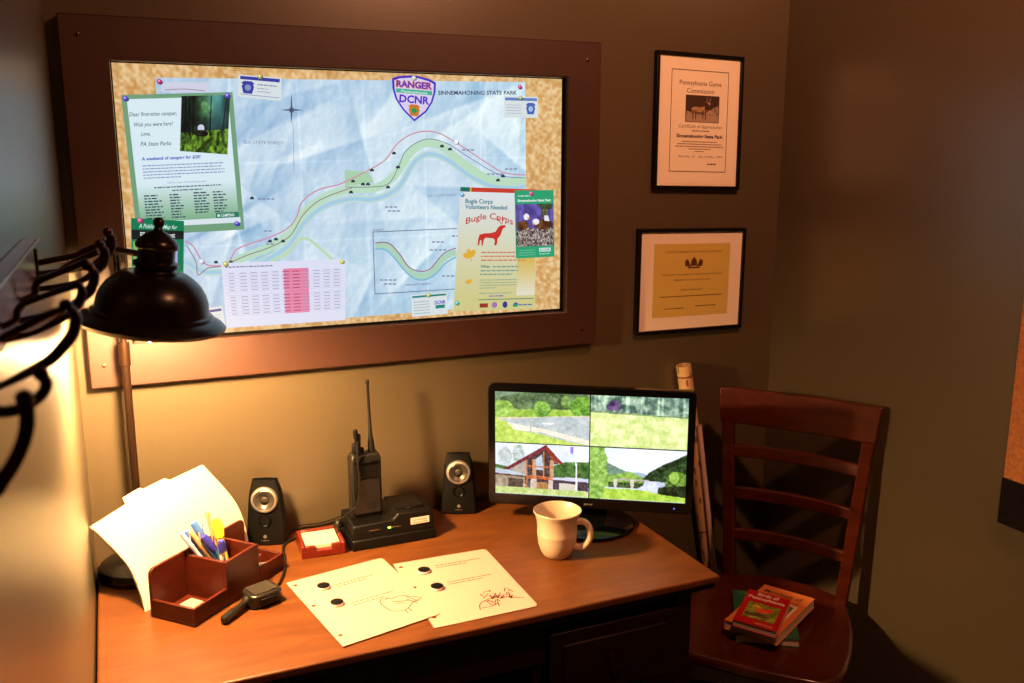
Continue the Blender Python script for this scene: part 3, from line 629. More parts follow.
b = MB(); b.lathe([(.0, -.030), (.010, -.027), (.020, -.014), (.028, .012), (.028, .026), (.018, .044), (.013, .058)], onax(0), axis=LA, n=28, cap=False); b.build('bulb', BULB, lamp)
b = MB(); b.lathe([(.016, .052), (.016, .086)], LO, axis=LA, n=20); b.build('bulb_socket', BRONZE, lamp)

# ================================================================== ORGANIZER
a0 = np.array([.081, 1.537]); ad = np.array([.725, .689]); ad /= np.linalg.norm(ad); bd = np.array([-ad[1], ad[0]]); bd = bd
def og(a, b_, z): p = a0 + ad * a + bd * b_; return (p[0], p[1], DESK + z)
org = thing('desk_organizer', 'reddish wooden desk organizer with open trays, a pen box and a letter slot', 'organizer', og(.125, .05, 0))
Mo = Matrix.Rotation(math.atan2(ad[1], ad[0]), 3, 'Z')
def obox(mb, a_0, a_1, b0, b1, z0, z1): mb.box(og((a_0 + a_1) / 2, (b0 + b1) / 2, (z0 + z1) / 2), (a_1 - a_0, b1 - b0, z1 - z0), Mo)
TH = .006
b = MB(); obox(b, 0, .085, 0, .092, 0, .005); obox(b, 0, .085, 0, TH, .005, .034); obox(b, 0, TH, TH, .092, .005, .034); b.build('low_tray', ORGW, org, bevel=.0012)
b = MB(); obox(b, .085, .175, 0, TH, 0, .083); obox(b, .085, .085 + TH, TH, .092, 0, .083); obox(b, .175 - TH, .175, TH, .092, 0, .083); obox(b, .085 + TH, .175 - TH, TH, .092, 0, .005); b.build('pen_box', ORGW, org, bevel=.0012)
b = MB(); obox(b, .175, .25, 0, TH, 0, .034); obox(b, .25 - TH, .25, TH, .092, 0, .034); obox(b, .175, .25 - TH, TH, .092, 0, .005); b.build('clip_tray', ORGW, org, bevel=.0012)
def rpanel(b0, h, a_1=.25, a_0=0):
    m_ = MB(); P = [og(a_0, b0, 0), og(a_1, b0, 0)] + [og(a_1 - .012 + .012 * math.cos(t), b0, h - .012 + .012 * math.sin(t)) for t in np.linspace(0, math.pi / 2, 6)] + [og(a_0 + .012 - .012 * math.sin(t), b0, h - .012 + .012 * math.cos(t)) for t in np.linspace(0, math.pi / 2, 6)]
    m_.plate(P, np.array([*(bd * TH), 0])); return m_
rpanel(.092, .090).build('divider_panel', ORGW, org, bevel=.0012)
rpanel(.175, .090, .25, .07).build('back_panel', ORGW, org, bevel=.0012)
b = MB(); obox(b, .07, .25, .098, .175, 0, .006); b.build('slot_floor', ORGW, org)
# folders in the letter slot
ROW = [[(146, 617, 1.632), (200, 592, 1.70), (243, 556, 1.775)], [(140, 592, 1.655), (188, 548, 1.735), (248, 540, 1.79)], [(126, 563, 1.685), (170, 514, 1.752), (236, 503, 1.82)], [(91, 527, 1.725), (148, 492, 1.768), (203, 465, 1.85)]]
def folder(dy, top, name, label, du=0., grp='cream folders in the letter slot'):
    G = [[ony(x + du, y, Y + dy) for x, y, Y in r] for r in ROW]
    nu, nv = 60, 30; rows = [spline([r[i] for r in G], 10) for i in range(3)]; vs = []
    for j in range(nv + 1):
        pts = spline([rows[i][j] for i in range(3)], nu // 2)
        for i in range(nu + 1):
            p = np.array(pts[i]); tdir = (np.array(rows[min(2, i * 2 // nu)][nv]) - np.array(rows[min(2, i * 2 // nu)][nv - 6]))
            if j == nv: p = p + tdir * top(i / nu)
            vs.append(p)
    fs = [(j * (nu + 1) + i, j * (nu + 1) + i + 1, (j + 1) * (nu + 1) + i + 1, (j + 1) * (nu + 1) + i) for j in range(nv) for i in range(nu)]
    m_ = MB(); m_.add(vs, fs); return tag(m_.build(name, PAPER, origin=og(.12, .115, 0), solid=.0009), label, 'folder')
folder(-.004, lambda u: 0, 'file_folder', 'cream file folder fanned open, frontmost in the wooden letter slot')
folder(.006, lambda u: .26 if .34 < u < .68 else .0, 'file_folder', 'cream file folder with a raised top tab, behind the front folder', -1.5)
# pens
def pen(top, foot, r, m, m2, name, label, cat='pen', cap=.035, tip=None):
    A = np.array(foot, float); B_ = np.array(top, float); d = (B_ - A); L = np.linalg.norm(d); d /= L
    t = thing(name, label, cat, A); q = MB(); q.lathe([(r * .35, 0), (r * .8, .006), (r, .012), (r, L - cap)], A, axis=d, n=14); q.build('barrel', m, t)
    q = MB(); q.lathe([(r * 1.18, L - cap), (r * 1.18, L - .003), (r * .95, L)], A, axis=d, n=14); q.box(A + d * (L - cap * .55) + np.array([r * 1.3, -r * .6, 0]), (.0025, .0025, cap * .8)); q.build('cap', m2, t)
zb = .0085
def P3(x, y, dd): p = a0 + ad * dd[0] + bd * dd[1]; return ony(x, y, p[1])
pen(P3(193, 522, (.115, .075)), og(.145, .045, zb), .0062, PENB, PENB, 'marker', 'blue marker leaning left in the pen box, taller of the two blue markers', 'marker')
pen(P3(203, 536, (.125, .035)), og(.150, .02, zb), .0062, PENB, PEND, 'marker', 'blue marker leaning left in the pen box, lower of the two blue markers', 'marker')
pen(P3(215.5, 519, (.145, .07)), og(.152, .05, zb), .0068, PENY, PENY, 'highlighter', 'yellow highlighter standing in the pen box', 'highlighter')
pen(P3(206.5, 512, (.135, .08)), og(.148, .06, zb), .0035, PENT, PENT, 'pencil', 'thin tan pencil standing behind the yellow highlighter', 'pencil', .01)
pen(P3(221, 540.5, (.10, .018)), og(.105, .022, zb), .0050, PENW, PEND, 'ballpoint_pen', 'white pen with a dark blue cap at the front corner of the pen box', cap=.022)
for (x, y, u, v, m, m2, l) in ((181, 533, .095, .07, PENG, PENG, 'pale blue pen leaning far left in the pen box, leftmost of the fan'), (186, 531, .10, .075, PENG, PENB, 'pale blue pen with a blue cap, second from left in the pen box'), (190.5, 532, .105, .06, PENT, PENT, 'tan pen leaning left between the pale blue pens and the blue markers')):
    pen(P3(x, y, (u, v)), og(u + .03, v - .03, zb), .0038, m, m2, 'ballpoint_pen', l)
# notes and clips
b = MB(); M2 = Matrix.Rotation(.7, 3, 'Z'); b.box(og(.042, .045, .0085), (.045, .045, .007), M2); tag(b.build('note_pad', mat('pink_note_paper', (.40, .24, .19), .8), origin=og(.042, .045, .005)), 'small pale pink note pad in the left tray of the organizer', 'note pad')
rr = random.Random(5)
for i in range(6):
    cx_, cy_ = .195 + .012 * (i % 3), .025 + .02 * (i // 3) + rr.uniform(-.004, .004); M2 = Matrix.Rotation(rr.uniform(0, 3), 3, 'Z'); o = Vector(og(cx_, cy_, .010 + .004 * i))
    pl = [(-.012, -.003), (.012, -.003), (.014, 0), (.012, .003), (-.008, .003), (-.010, .001), (-.008, -.001), (.008, -.001)]
    b = MB(); b.tube([o + M2 @ Vector((x, y, .004 * math.sin(x * 90 + i))) for x, y in pl], .0009, 6)
    tag(b.build('paper_clip', STEEL, origin=tuple(o)), 'silver paper clip in the heap in the right tray of the organizer', 'paper clip', 'paper clips in the organizer tray')

# ================================================================== HAND MICROPHONE
mc = onz(262, 602); ma = math.atan2(*(onz(283, 590) - onz(245, 604))[[1, 0]]); Mm = Matrix.Rotation(ma, 3, 'Z')
mic = thing('hand_microphone', 'black hand microphone with a ribbed face lying in front of the organizer', 'microphone', mc)
def mloc(x, y, z): p = Mm @ Vector((x, y, z)); return (p[0] + mc[0], p[1] + mc[1], p[2] + DESK)
OUT = [(-.030, -.016), (-.022, -.024), (.022, -.026), (.031, -.020), (.033, .018), (.025, .027), (-.020, .025), (-.030, .018)]
b = MB(); b.slab([mloc(x, y, 0)[:2] for x, y in OUT], DESK + .002, DESK + .026); b.build('body', MICB, mic, bevel=.004, seg=3)
b = MB()
for i in range(9): b.box(mloc(.0, -.017 + i * .0044, .0272), (.044, .0022, .0028), Mm)
b.build('grille', mat('grille_grey', (.06, .05, .04), .4), mic)
b = MB(); b.box(mloc(.0, -.027, .013), (.032, .004, .014), Mm); b.build('talk_button', BLACK, mic, bevel=.0015)
A = onz(248, 600, DESK + .014); B_ = onz(223, 621, DESK + .008)
b = MB(); d = B_ - A; L = np.linalg.norm(d); b.lathe([(.010, -.006), (.010, .004), (.0065, .008), (.006, L * .5), (.0075, L * .55), (.0078, L - .003), (.005, L)], A, axis=d, n=18); b.build('swivel_handle', MICB, mic)
cord = spline([onz(*p) + np.array([0, 0, .004]) for p in ((279, 586), (284, 574), (285, 560), (283, 550), (287, 544), (297, 539))], 6)
b = MB(); b.tube(cord, .0024, 8); tag(b.build('microphone_cord', RUBB, origin=tuple(onz(284, 570))), 'black cord curling from the hand microphone towards the red note tray', 'cord')

# ================================================================== SPEAKERS
def make_speaker(loc, rot, label):
    t = thing('computer_speaker', label, 'speaker', loc, 'pair of small black desk speakers'); t.rotation_euler = (0, 0, rot); ORI[t.name] = (0, 0, 0)
    H = .127; b = MB(); ring = []
    def prof(z):
        k = z / H; wd = .083 - .021 * k - (.002 if k > .97 else 0); yf = -.030 + .014 * k; yb = .017 - .014 * k; return wd / 2, yf, yb
    zs = [0, .004, .02, .05, .08, .11, .132, .139, H]; n = 0; vs = []
    for z in zs:
        w_, yf, yb = prof(z)
        if z < .003 or z > H - .001: w_ -= .003; yf += .003; yb -= .003
        arc = .004
        pts = [(-w_, yb), (-w_, yf + .006), (-w_ * .9, yf + .0015), (0, yf - arc * .6), (w_ * .9, yf + .0015), (w_, yf + .006), (w_, yb), (0, yb + .004)]
        n = len(pts); vs += [(x, y, z) for x, y in pts]
    fs = [tuple(range(n))[::1], tuple(range((len(zs) - 1) * n, len(zs) * n))[::-1]]
    for i in range(len(zs) - 1):
        for k in range(n): fs.append((i * n + (k + 1) % n, i * n + k, (i + 1) * n + k, (i + 1) * n + (k + 1) % n))
    b.add(vs, fs); b.build('cabinet', BLACK, t, bevel=.0015, angle=45)
    tilt = Vector((0, -1, .103)).normalized()
    def at(z, out=.0): return Vector((0, -.0325 + .014 * z / H, z)) + tilt * out
    b = MB(); b.lathe([(.0212, .000), (.0212, .004), (.0222, .0055), (.0255, .0045), (.0275, .001), (.0275, -.002)], at(.097, 0), axis=tilt, n=40, cap=False); b.build('silver_ring', SILV, t)
    b = MB(); b.lathe([(.0212, .003), (.0185, .0045), (.0165, .003), (.009, -.001), (.006, .0005), (.004, .003), (.0001, .0036)], at(.097, -.0005), axis=tilt, n=32, cap=False); b.build('driver_cone', CONE, t)
    b = MB(); b.lathe([(.0135, .0005), (.0125, .002), (.0095, .0005), (.009, -.006), (.0001, -.006)], at(.054, .0), axis=tilt, n=28, cap=False); b.build('bass_port', GLOSSB, t)
    b = MB(); p = at(.021, .0015); b.lathe([(.0035, 0), (.0036, .001), (.001, .0012)], p, axis=tilt, n=14)
    q_ = Quad(at(.014, .0015) + Vector((-.01, 0, .002)), at(.014, .0015) + Vector((.01, 0, .002)), at(.014, .0015) + Vector((.01, 0, -.003)), at(.014, .0015) + Vector((-.01, 0, -.003)), tuple(tilt))
    text(b, q_, 'Logitech', .5, .85, .55, (255, 255, 255), 'C', 0, 0, 0, .8); b.build('badge', SILV, t)
    return t
s1 = (onz(252, 545)[:2] + onz(288, 541)[:2]) / 2; s2 = (onz(445, 515)[:2] + onz(479, 510)[:2]) / 2
make_speaker((s1[0], 1.862, DESK), math.radians(-20), 'small black speaker with a silver ring, beside the folders and desk organizer')
make_speaker((s2[0], 1.860, DESK), math.radians(-22), 'small black speaker with a silver ring, just left of the monitor')
wire = spline([(s1[0] + .045, WY - .03, DESK + .004)] + [ony(*p, WY - .006) for p in ((300, 525.5), (318, 523.5), (332, 519.5), (345, 514))], 6); wire = [np.array([p[0], min(p[1], WY - .006), p[2]]) for p in wire]
b = MB(); b.tube(wire, .0018, 8); tag(b.build('speaker_wire', RUBB, origin=tuple(onz(310, 526))), 'thin black wire along the wall between the left speaker and the radio charger', 'wire')

# ================================================================== RED NOTE TRAY
rc = [onz(302, 560), onz(346, 553.5), onz(334, 527), onz(296, 535)]; cc_ = sum(rc) / 4
ea = (rc[1] - rc[0]); ea /= np.linalg.norm(ea); ang = math.atan2(ea[1], ea[0]); Mr = Matrix.Rotation(ang, 3, 'Z'); rc0 = rc[0]
tray = thing('note_tray', 'small red wooden tray filled with white note paper, left of the radio charger', 'tray', (cc_[0], cc_[1], DESK))
WX, WYY = .088, .092
cx0 = np.array([rc0[0], rc0[1]]) + np.array([ea[0], ea[1]]) * WX / 2 + np.array([-ea[1], ea[0]]) * WYY / 2
def rl(x, y, z): p = Mr @ Vector((x, y, 0)); return (cx0[0] + p[0], cx0[1] + p[1], DESK + z)
b = MB(); b.box(rl(0, 0, .0075), (WX, WYY, .015), Mr)
for s_ in (-1, 1): b.box(rl(s_ * (WX / 2 - .004), 0, .019), (.008, WYY, .014), Mr)
b.box(rl(0, WYY / 2 - .004, .019), (WX - .016, .008, .014), Mr)
for s_ in (-1, 1): b.box(rl(s_ * (WX / 2 - .018), -WYY / 2 + .004, .019), (.02, .008, .014), Mr)
b.build('tray_body', REDW, tray, bevel=.002)
b = MB(); b.box(rl(0, -.001, .0195), (WX - .02, WYY - .02, .008), Mr); nb = b.build('note_paper_stack', PAPER, bevel=.0005, origin=rl(0, 0, .0155)); tag(nb, 'stack of white note paper lying in the red tray', 'note paper')

# ================================================================== RADIO AND CHARGER
cA, cB = onz(353.5, 552), onz(436, 537.5); ec = (cB - cA)[:2]; CW = np.linalg.norm(ec); ec /= CW; ang = math.atan2(ec[1], ec[0]); Mc = Matrix.Rotation(ang, 3, 'Z'); nc = np.array([-ec[1], ec[0]]); CD = .115
def cl(x, y, z): p = cA[:2] + ec * x + nc * y; return np.array([p[0], p[1], DESK + z])
ch = thing('radio_charger', 'black desktop battery charger with a raised right end and a white sticker', 'charger', cl(CW / 2, CD / 2, 0))
def frust(mb, x0, x1, y0_, y1_, z0, z1, ins=.006, mi=0):
    vs = [cl(x0, y0_, z0), cl(x1, y0_, z0), cl(x1, y1_, z0), cl(x0, y1_, z0), cl(x0 + ins * .6, y0_ + ins, z1), cl(x1 - ins * .6, y0_ + ins, z1), cl(x1 - ins * .6, y1_, z1), cl(x0 + ins * .6, y1_, z1)]
    mb.add(vs, [(3, 2, 1, 0), (4, 5, 6, 7), (0, 1, 5, 4), (1, 2, 6, 5), (2, 3, 7, 6), (3, 0, 4, 7)], mi=mi)
b = MB(); frust(b, -.002, CW + .002, -.002, CD, .0, .022, .003); b.build('base', BLACK, ch, bevel=.003)
b = MB(); P = [(0, .020), (CW, .020), (CW - .003, .060), (CW * .56, .064), (CW * .50, .052), (0.004, .050)]
b.plate([cl(x, .002 + z * .12, z) for x, z in P], np.array([*(nc * (CD - .008)), 0])); b.build('housing', BLACK, ch, bevel=.003)
b = MB(); frust(b, CW * .56, CW * .93, .03, CD - .012, .058, .0655, .003); b.build('battery_pocket', GLOSSB, ch, bevel=.002)
q = Quad(cl(CW * .70, .0068, .050), cl(CW * .93, .0068, .050), cl(CW * .93, .0055, .036), cl(CW * .70, .0055, .036), (*(-nc), 0)); b = MB(); rect(b, q, 0, 0, 1, 1, (222, 205, 196), .0008); microtext(b, q, .1, .9, .45, .12, (120, 70, 60), 1, .001); microtext(b, q, .1, .9, .8, .12, (150, 110, 100), 2, .001); b.build('sticker', PRINT, ch, smooth=False)
b = MB(); b.box(cl(CW * .44, .0045, .038), (.006, .0015, .003), Mc); b.build('indicator_light', LED, ch)
q = Quad(cl(CW * .2, .006, .042), cl(CW * .6, .006, .042), cl(CW * .6, .0055, .034), cl(CW * .2, .0055, .034), (*(-nc), 0)); 
for u0_, u1_, sd_ in ((.0, .3, 1), (.68, .95, 2)): b = MB(); microtext(b, q, u0_, u1_, .7, .25, (120, 100, 80), sd_, .0005); b.build('lettering', PRINT, ch, smooth=False)
rx0, rx1, ry0, ry1 = .012, .076, .042, .078
rad = thing('walkie_talkie', 'black two-way radio with a long thin antenna standing in the charger', 'radio', cl((rx0 + rx1) / 2, (ry0 + ry1) / 2, .052))
ztop = ony(366, 454, cl(.04, .045, 0)[1])[2] - DESK
b = MB()
vs = []
for (z, i_) in ((.048, .001), (ztop * .35, 0), (ztop - .012, 0), (ztop, .004)):
    vs += [cl(rx0 + i_, ry0 + i_, z), cl(rx1 - i_, ry0 + i_, z), cl(rx1 - i_, ry1 - i_, z), cl(rx0 + i_, ry1 - i_, z)]
fs = [(3, 2, 1, 0), (12, 13, 14, 15)]
for i in range(3):
    for k in range(4): fs.append((i * 4 + k, i * 4 + (k + 1) % 4, i * 4 + 4 + (k + 1) % 4, i * 4 + 4 + k))
b.add(vs, fs); b.build('body', RUBB, rad, bevel=.004, seg=3)
b = MB()
for i in range(6): b.box(cl((rx0 + rx1) / 2, ry0 - .0008, ztop - .024 - i * .006), (.046, .0016, .0022), Mc)
b.build('grille', BLACK, rad)
b = MB(); b.box(cl((rx0 + rx1) / 2, ry0 - .0015, ztop - .017), (.052, .003, .005), Mc); b.box(cl((rx0 + rx1) / 2, ry0 - .0015, ztop - .09), (.054, .003, .075), Mc); part_label(b.build('battery_pack', GLOSSB, rad, bevel=.001), 'glossy black battery pack')
A = cl(rx1 - .016, (ry0 + ry1) / 2, ztop - .002); T_ = ony(367, 380, A[1] + .01); d = T_ - A; L = np.linalg.norm(d)
b = MB(); b.lathe([(.0075, 0), (.007, .02), (.0045, .035), (.0032, L * .5), (.0028, L - .01), (.0042, L - .008), (.004, L)], A, axis=d, n=14); b.build('antenna', RUBB, rad)
for x, h_, r_2 in ((rx0 + .012, .022, .0055), (rx0 + .027, .012, .005)):
    b = MB(); b.lathe([(r_2, 0), (r_2, h_ * .9), (r_2 * .8, h_)], cl(x, (ry0 + ry1) / 2, ztop - .002), n=14); b.build('knob', BLACK, rad, bevel=.0005)
b = MB(); b.box(cl(rx0 + .016, ry0 + .004, ztop + .022), (.012, .008, .045), Mc); b.tube([cl(rx0 + .012, ry0 + .002, ztop + .035), cl(rx0 + .011, ry0 + .002, ztop + .055)], .005, 10); b.build('earpiece_clip', BLACK, rad, bevel=.002)
cordp = spline([cl(rx0 + .014, ry0 - .004, ztop + .03), cl(rx0 + .012, ry0 - .006, ztop - .01), cl(rx0 + .014, ry0 - .007, ztop - .05), cl(rx0 + .008, ry0 - .008, ztop - .10), cl(rx0 - .004, ry0 - .006, .075), cl(-.012, .055, .05), cl(-.02, .05, .02), cl(-.03, .04, .004)], 6)
b = MB(); b.tube(cordp, .0022, 8); b.build('cord', RUBB, rad)
b = MB(); o = cl(-.010, .085, 0); b.sphere((o[0], o[1], DESK + .028), .012, 16, sc=(.8, .8, 1)); b.box((o[0], o[1], DESK + .012), (.022, .022, .024), Mc); tag(b.build('power_plug', RUBB, bevel=.002, origin=tuple(o)), 'dark power plug lump on the desk behind the left end of the charger', 'plug')

# ================================================================== PAPERS ON THE DESK
def sheet(name, px, z, label, fill):
    P = [onz(*p, DESK + z) for p in px]; q = Quad(*P, (0, 0, 1)); r = .018
    base = sum(P) / 4; m_ = MB(); pts = []
    for i, p in enumerate(P):
        if i in (1, 2):
            a, c_ = P[i - 1], P[(i + 1) % 4]; pa = p + (a - p) / np.linalg.norm(a - p) * r * .6; pc = p + (c_ - p) / np.linalg.norm(c_ - p) * r * .6
            for t in np.linspace(0, 1, 5): pts.append(((1 - t) ** 2 * pa + 2 * t * (1 - t) * p + t * t * pc))
        else: pts.append(p)
    m_.slab([p[:2] for p in pts], DESK + z - .0012, DESK + z, col=lin((180, 150, 138)))
    t = thing(name, label, 'paper', (base[0], base[1], DESK)); m_.build('sheet', PRINT, t)
    fill(t, q); return q
BR = (66, 24, 12)
def hol(t, q):
    for v in (.075, .42, .87): m = MB(); ell(m, q, .055, v, .021, .021 * q.W / q.H, (90, 34, 14), .0003); m.build('punched_hole', PRINT, t, smooth=False)
def sketch(m, q, L_, wd=.0016, col=BR):
    for pts in L_: ribbon(m, [q(u, v, .0004) for u, v in spline(pts, 4)], wd, col, n=(0, 0, 1))
def pg1(t, q):
    hol(t, q)
    for v0, ls, sd in ((0.225, lambda i: .78 - .1 * i, 0), (0.535, lambda i: .8 - .12 * i, 5)):
        m = MB()
        for i in range(2): microtext(m, q, 0.36, ls(i), v0 + .035 * i, .010, (70, 34, 20), sd + i)
        m.build('printed_text', PRINT, t, smooth=False)
    m = MB()
    sketch(m, q, [[(.60, .63), (.64, .59), (.69, .60), (.72, .63), (.80, .62), (.88, .66), (.96, .72)], [(.60, .63), (.60, .70), (.63, .78), (.72, .82), (.80, .80), (.86, .76), (.96, .74), (.97, .72)], [(.66, .62), (.70, .60)], [(.70, .66), (.78, .70), (.86, .71)], [(.72, .70), (.80, .74)], [(.74, .82), (.74, .87)], [(.78, .81), (.79, .86)], [(.86, .66), (.92, .76)], [(.84, .70), (.9, .78)]]); m.build('bird_sketch', PRINT, t, smooth=False)
def pg2(t, q):
    hol(t, q)
    for v0, l0, dl, sd in ((.15, .86, .16, 0), (.435, .84, .1, 5)):
        m = MB()
        for i in range(2): microtext(m, q, .38, l0 - dl * i, v0 + .035 * i, .010, (70, 34, 20), sd + i)
        m.build('printed_text', PRINT, t, smooth=False)
    m = MB(); rr = random.Random(8); L_ = [[(.48, .90), (.52, .82), (.62, .78), (.72, .78), (.80, .80), (.94, .86)], [(.50, .88), (.60, .88), (.68, .86)]]
    for i in range(20):
        u, v = rr.uniform(.6, .86), rr.uniform(.68, .86); L_.append([(u, v), (u + rr.uniform(-.05, .05), v + rr.uniform(-.05, .05)), (u + rr.uniform(-.08, .08), v + rr.uniform(-.06, .06))])
    sketch(m, q, L_, .0017); m.build('twig_sketch', PRINT, t, smooth=False)
Q2 = sheet('worksheet', [(393, 564), (485.5, 548.7), (538.5, 605.7), (434.5, 628)], .0014, 'cream punched worksheet with a twig sketch, right of the two on the desk', pg2)
Q1 = sheet('worksheet', [(286, 583), (382, 557.5), (441, 613.5), (343, 646.5)], .0028, 'cream punched worksheet with a bird sketch, left of the two on the desk', pg1)
for (x, y, l, z) in ((323.5, 588, 'small black-topped round token on the left worksheet, nearer its upper edge', .0028), (337, 604.5, 'small black-topped round token on the left worksheet, nearer its bird sketch', .0028), (424, 572, 'small black-topped round token on the right worksheet, nearer its upper edge', .0014), (437, 588.5, 'small black-topped round token on the right worksheet, nearer its twig sketch', .0014)):
    p = onz(x, y, DESK + z); t = thing('round_token', l, 'token', p, 'black-topped tokens on the worksheets')
    b = MB(); b.lathe([(.0105, 0), (.0118, .0015), (.0118, .005)], p, n=28); part_label(b.build('rim', PENW, t), 'white rim')
    b = MB(); b.lathe([(.0117, .005), (.0117, .0062), (.010, .0068), (.0001, .0065)], p, n=28); part_label(b.build('top', BLACK, t), 'black top')

# ================================================================== MUG
mp = onz(557, 555); mug = thing('coffee_mug', 'cream stoneware coffee mug with a curved handle in front of the monitor', 'mug', mp)
prof = [(.0, .002), (.0215, .002), (.0235, 0), (.028, .003), (.0335, .013), (.0378, .026), (.0396, .040), (.0400, .0465), (.0405, .048), (.0405, .051), (.0401, .0525), (.0404, .066), (.0418, .078), (.0446, .088), (.0480, .0945), (.0484, .0965), (.0475, .0975), (.0460, .0955), (.0418, .086), (.0385, .075), (.0378, .050), (.035, .027), (.026, .012), (.0, .009)]
b = MB(); b.lathe(prof, mp, n=56, cap=False); b.build('body', MUG, mug, angle=60)
hd = Rv * .94 - Fv * np.array([1, 1, 0]) * .33; hd[2] = 0; hd /= np.linalg.norm(hd)
P = [mp + hd * r + np.array([0, 0, z]) for r, z in ((.038, .077), (.049, .079), (.060, .076), (.0675, .064), (.0675, .046), (.060, .031), (.049, .024), (.036, .024))]
b = MB(); P = spline(P, 5); b.tube(P, [.0072 - .001 * math.sin(i / len(P) * math.pi) for i in range(len(P))], 14); b.build('handle', MUG, mug)

# ================================================================== MONITOR
MC = np.array([.902, 1.65, .938]); my = .569; MW, MH = .440, .270
ux = np.array([math.cos(my), -math.sin(my), 0]); un = np.array([-math.sin(my), -math.cos(my), 0])   # un points to the viewer
uz = np.array([0, 0, 1.]); Mk = Matrix.Rotation(-my, 3, 'Z')
mon = thing('computer_monitor', 'black widescreen computer monitor showing four outdoor views, at the right of the desk', 'monitor', (MC[0] - un[0] * .05, MC[1] - un[1] * .05, DESK))
def ml(x, z, o=0.): return MC + ux * x + uz * z + un * o
sx0, sx1, sz0, sz1 = -MW / 2 + .0155, MW / 2 - .0155, -MH / 2 + .024, MH / 2 - .0155
def rrect(x0, x1, z0, z1, r, o, k=5):
    out = []
    for (cx_, cz_, a0_) in ((x1 - r, z1 - r, 0), (x0 + r, z1 - r, 90), (x0 + r, z0 + r, 180), (x1 - r, z0 + r, 270)):
        for i in range(k + 1): a = math.radians(a0_ + 90 * i / k); out.append(ml(cx_ + r * math.cos(a), cz_ + r * math.sin(a), o))
    return out
b = MB(); k = 5; n = 4 * (k + 1)
rings = [rrect(-MW / 2 + .03, MW / 2 - .03, -MH / 2 + .03, MH / 2 - .03, .01, -.038), rrect(-MW / 2 + .004, MW / 2 - .004, -MH / 2 + .004, MH / 2 - .004, .01, -.022), rrect(-MW / 2, MW / 2, -MH / 2, MH / 2, .012, -.018), rrect(-MW / 2, MW / 2, -MH / 2, MH / 2, .012, -.002), rrect(-MW / 2 + .002, MW / 2 - .002, -MH / 2 + .002, MH / 2 - .002, .011, 0), rrect(sx0, sx1, sz0, sz1, .0005, -.001), rrect(sx0, sx1, sz0, sz1, .0005, -.005)]
vs = [p for r in rings for p in r]; fs = [tuple(range(n))]
for i in range(len(rings) - 1):
    for j in range(n): fs.append((i * n + (j + 1) % n, i * n + j, (i + 1) * n + j, (i + 1) * n + (j + 1) % n))
b.add(vs, fs); b.build('housing', GLOSSB, mon, angle=40)
def cv(): return Canvas(150, 84)
# four views
A1 = cv(); A1.fill(A1.X < 2, (64, 92, 60), (120, 150, 100), seed=60, cells=7)
A1.band([(0, 0), (.3, 0), (1, 0)], [(0, .12), (.15, .08), (.3, .0)], (110, 140, 110), (140, 170, 140), seed=2)
A1.band([(0, .33), (.3, .34), (1, .30)], [(0, .6), (1, .5)], (120, 164, 50), (170, 206, 80), seed=61)
A1.ell(.08, .34, .12, .16, (110, 160, 60), (176, 212, 96), rough=.7, seed=4, cells=16); A1.ell(.5, .32, .09, .15, (84, 140, 50), (156, 204, 84), rough=.6, seed=5, cells=16); A1.ell(.93, .25, .14, .2, (84, 140, 44), (150, 204, 76), rough=.6, seed=6, cells=16); A1.ell(.75, .17, .05, .12, (90, 130, 60), (140, 180, 90), rough=.6, seed=8, cells=16)
A1.band([(0, .52), (.2, .50), (.45, .48), (.6, .46), (1, .41)], [(0, .55), (.6, .5), (.62, .5), (1, .5)], (206, 190, 160), (222, 206, 180), seed=9)
A1.band([(0, .56), (.3, .52), (.6, .47), (1, .44)], [(0, 1), (1, 1)], (164, 178, 182), (196, 204, 204), seed=10, cells=9)
A1.band([(0, .56), (.3, .66), (.5, .70), (.75, .80), (1, .90)], [(0, .75), (.15, .75), (.5, .78), (.8, .92), (1, .99)], (226, 212, 190), (240, 230, 214), seed=11)
A1.band([(0, .52), (.12, .60), (.2, .75), (.45, .80), (.8, .95), (1, 1)], [(0, 1), (1, 1.01)], (170, 204, 76), (206, 226, 110), seed=12, cells=14)
A1.ell(.56, .60, .07, .02, (226, 226, 226)); A1.poly([(.375, .55), (.385, .55), (.385, .8), (.37, .8)], (180, 180, 170))
A2 = cv(); A2.fill(A2.X < 2, (70, 100, 90), (160, 186, 160), seed=70, cells=9)
A2.a += (np.clip(noise(84, 150, 2, 46, 71) - .55, 0, 1) * 160)[..., None] * np.array([.9, 1, .8])
A2.band([(0, .33), (.3, .34), (.7, .38), (1, .37)], [(0, 1), (1, 1)], (196, 216, 120), (232, 234, 176), seed=72, cells=10)
A2.band([(0, .31), (.3, .32), (.7, .355), (1, .35)], [(0, .34), (1, .39)], (100, 130, 100), (150, 180, 110), seed=73)
A2.a += (fbm(84, 150, 20, 40, 79, 2)[..., None] - .5) * 60 * (A2.Y[..., None] < .33)
A2.poly([(.16, .25), (.16, .19), (.21, .10), (.27, .09), (.31, .20), (.30, .29), (.17, .28)], (96, 72, 120), (120, 92, 140), seed=3); A2.poly([(.16, .2), (.21, .1), (.27, .09), (.24, .2)], (70, 50, 96))
A3 = cv(); A3.fill(A3.X < 2, (206, 214, 244), (226, 230, 250), seed=80, cells=3)
A3.ell(.1, .28, .07, .24, (170, 186, 180), (206, 214, 226), rough=1.2, seed=6, cells=18); A3.ell(.25, .22, .06, .2, (140, 166, 140), (200, 210, 220), rough=1.1, seed=7, cells=18)
A3.band([(0, .42), (.12, .46), (.25, .5), (.6, .42), (.75, .32), (1, .30)], [(0, .8), (1, .8)], (52, 96, 44), (96, 140, 66), seed=81)
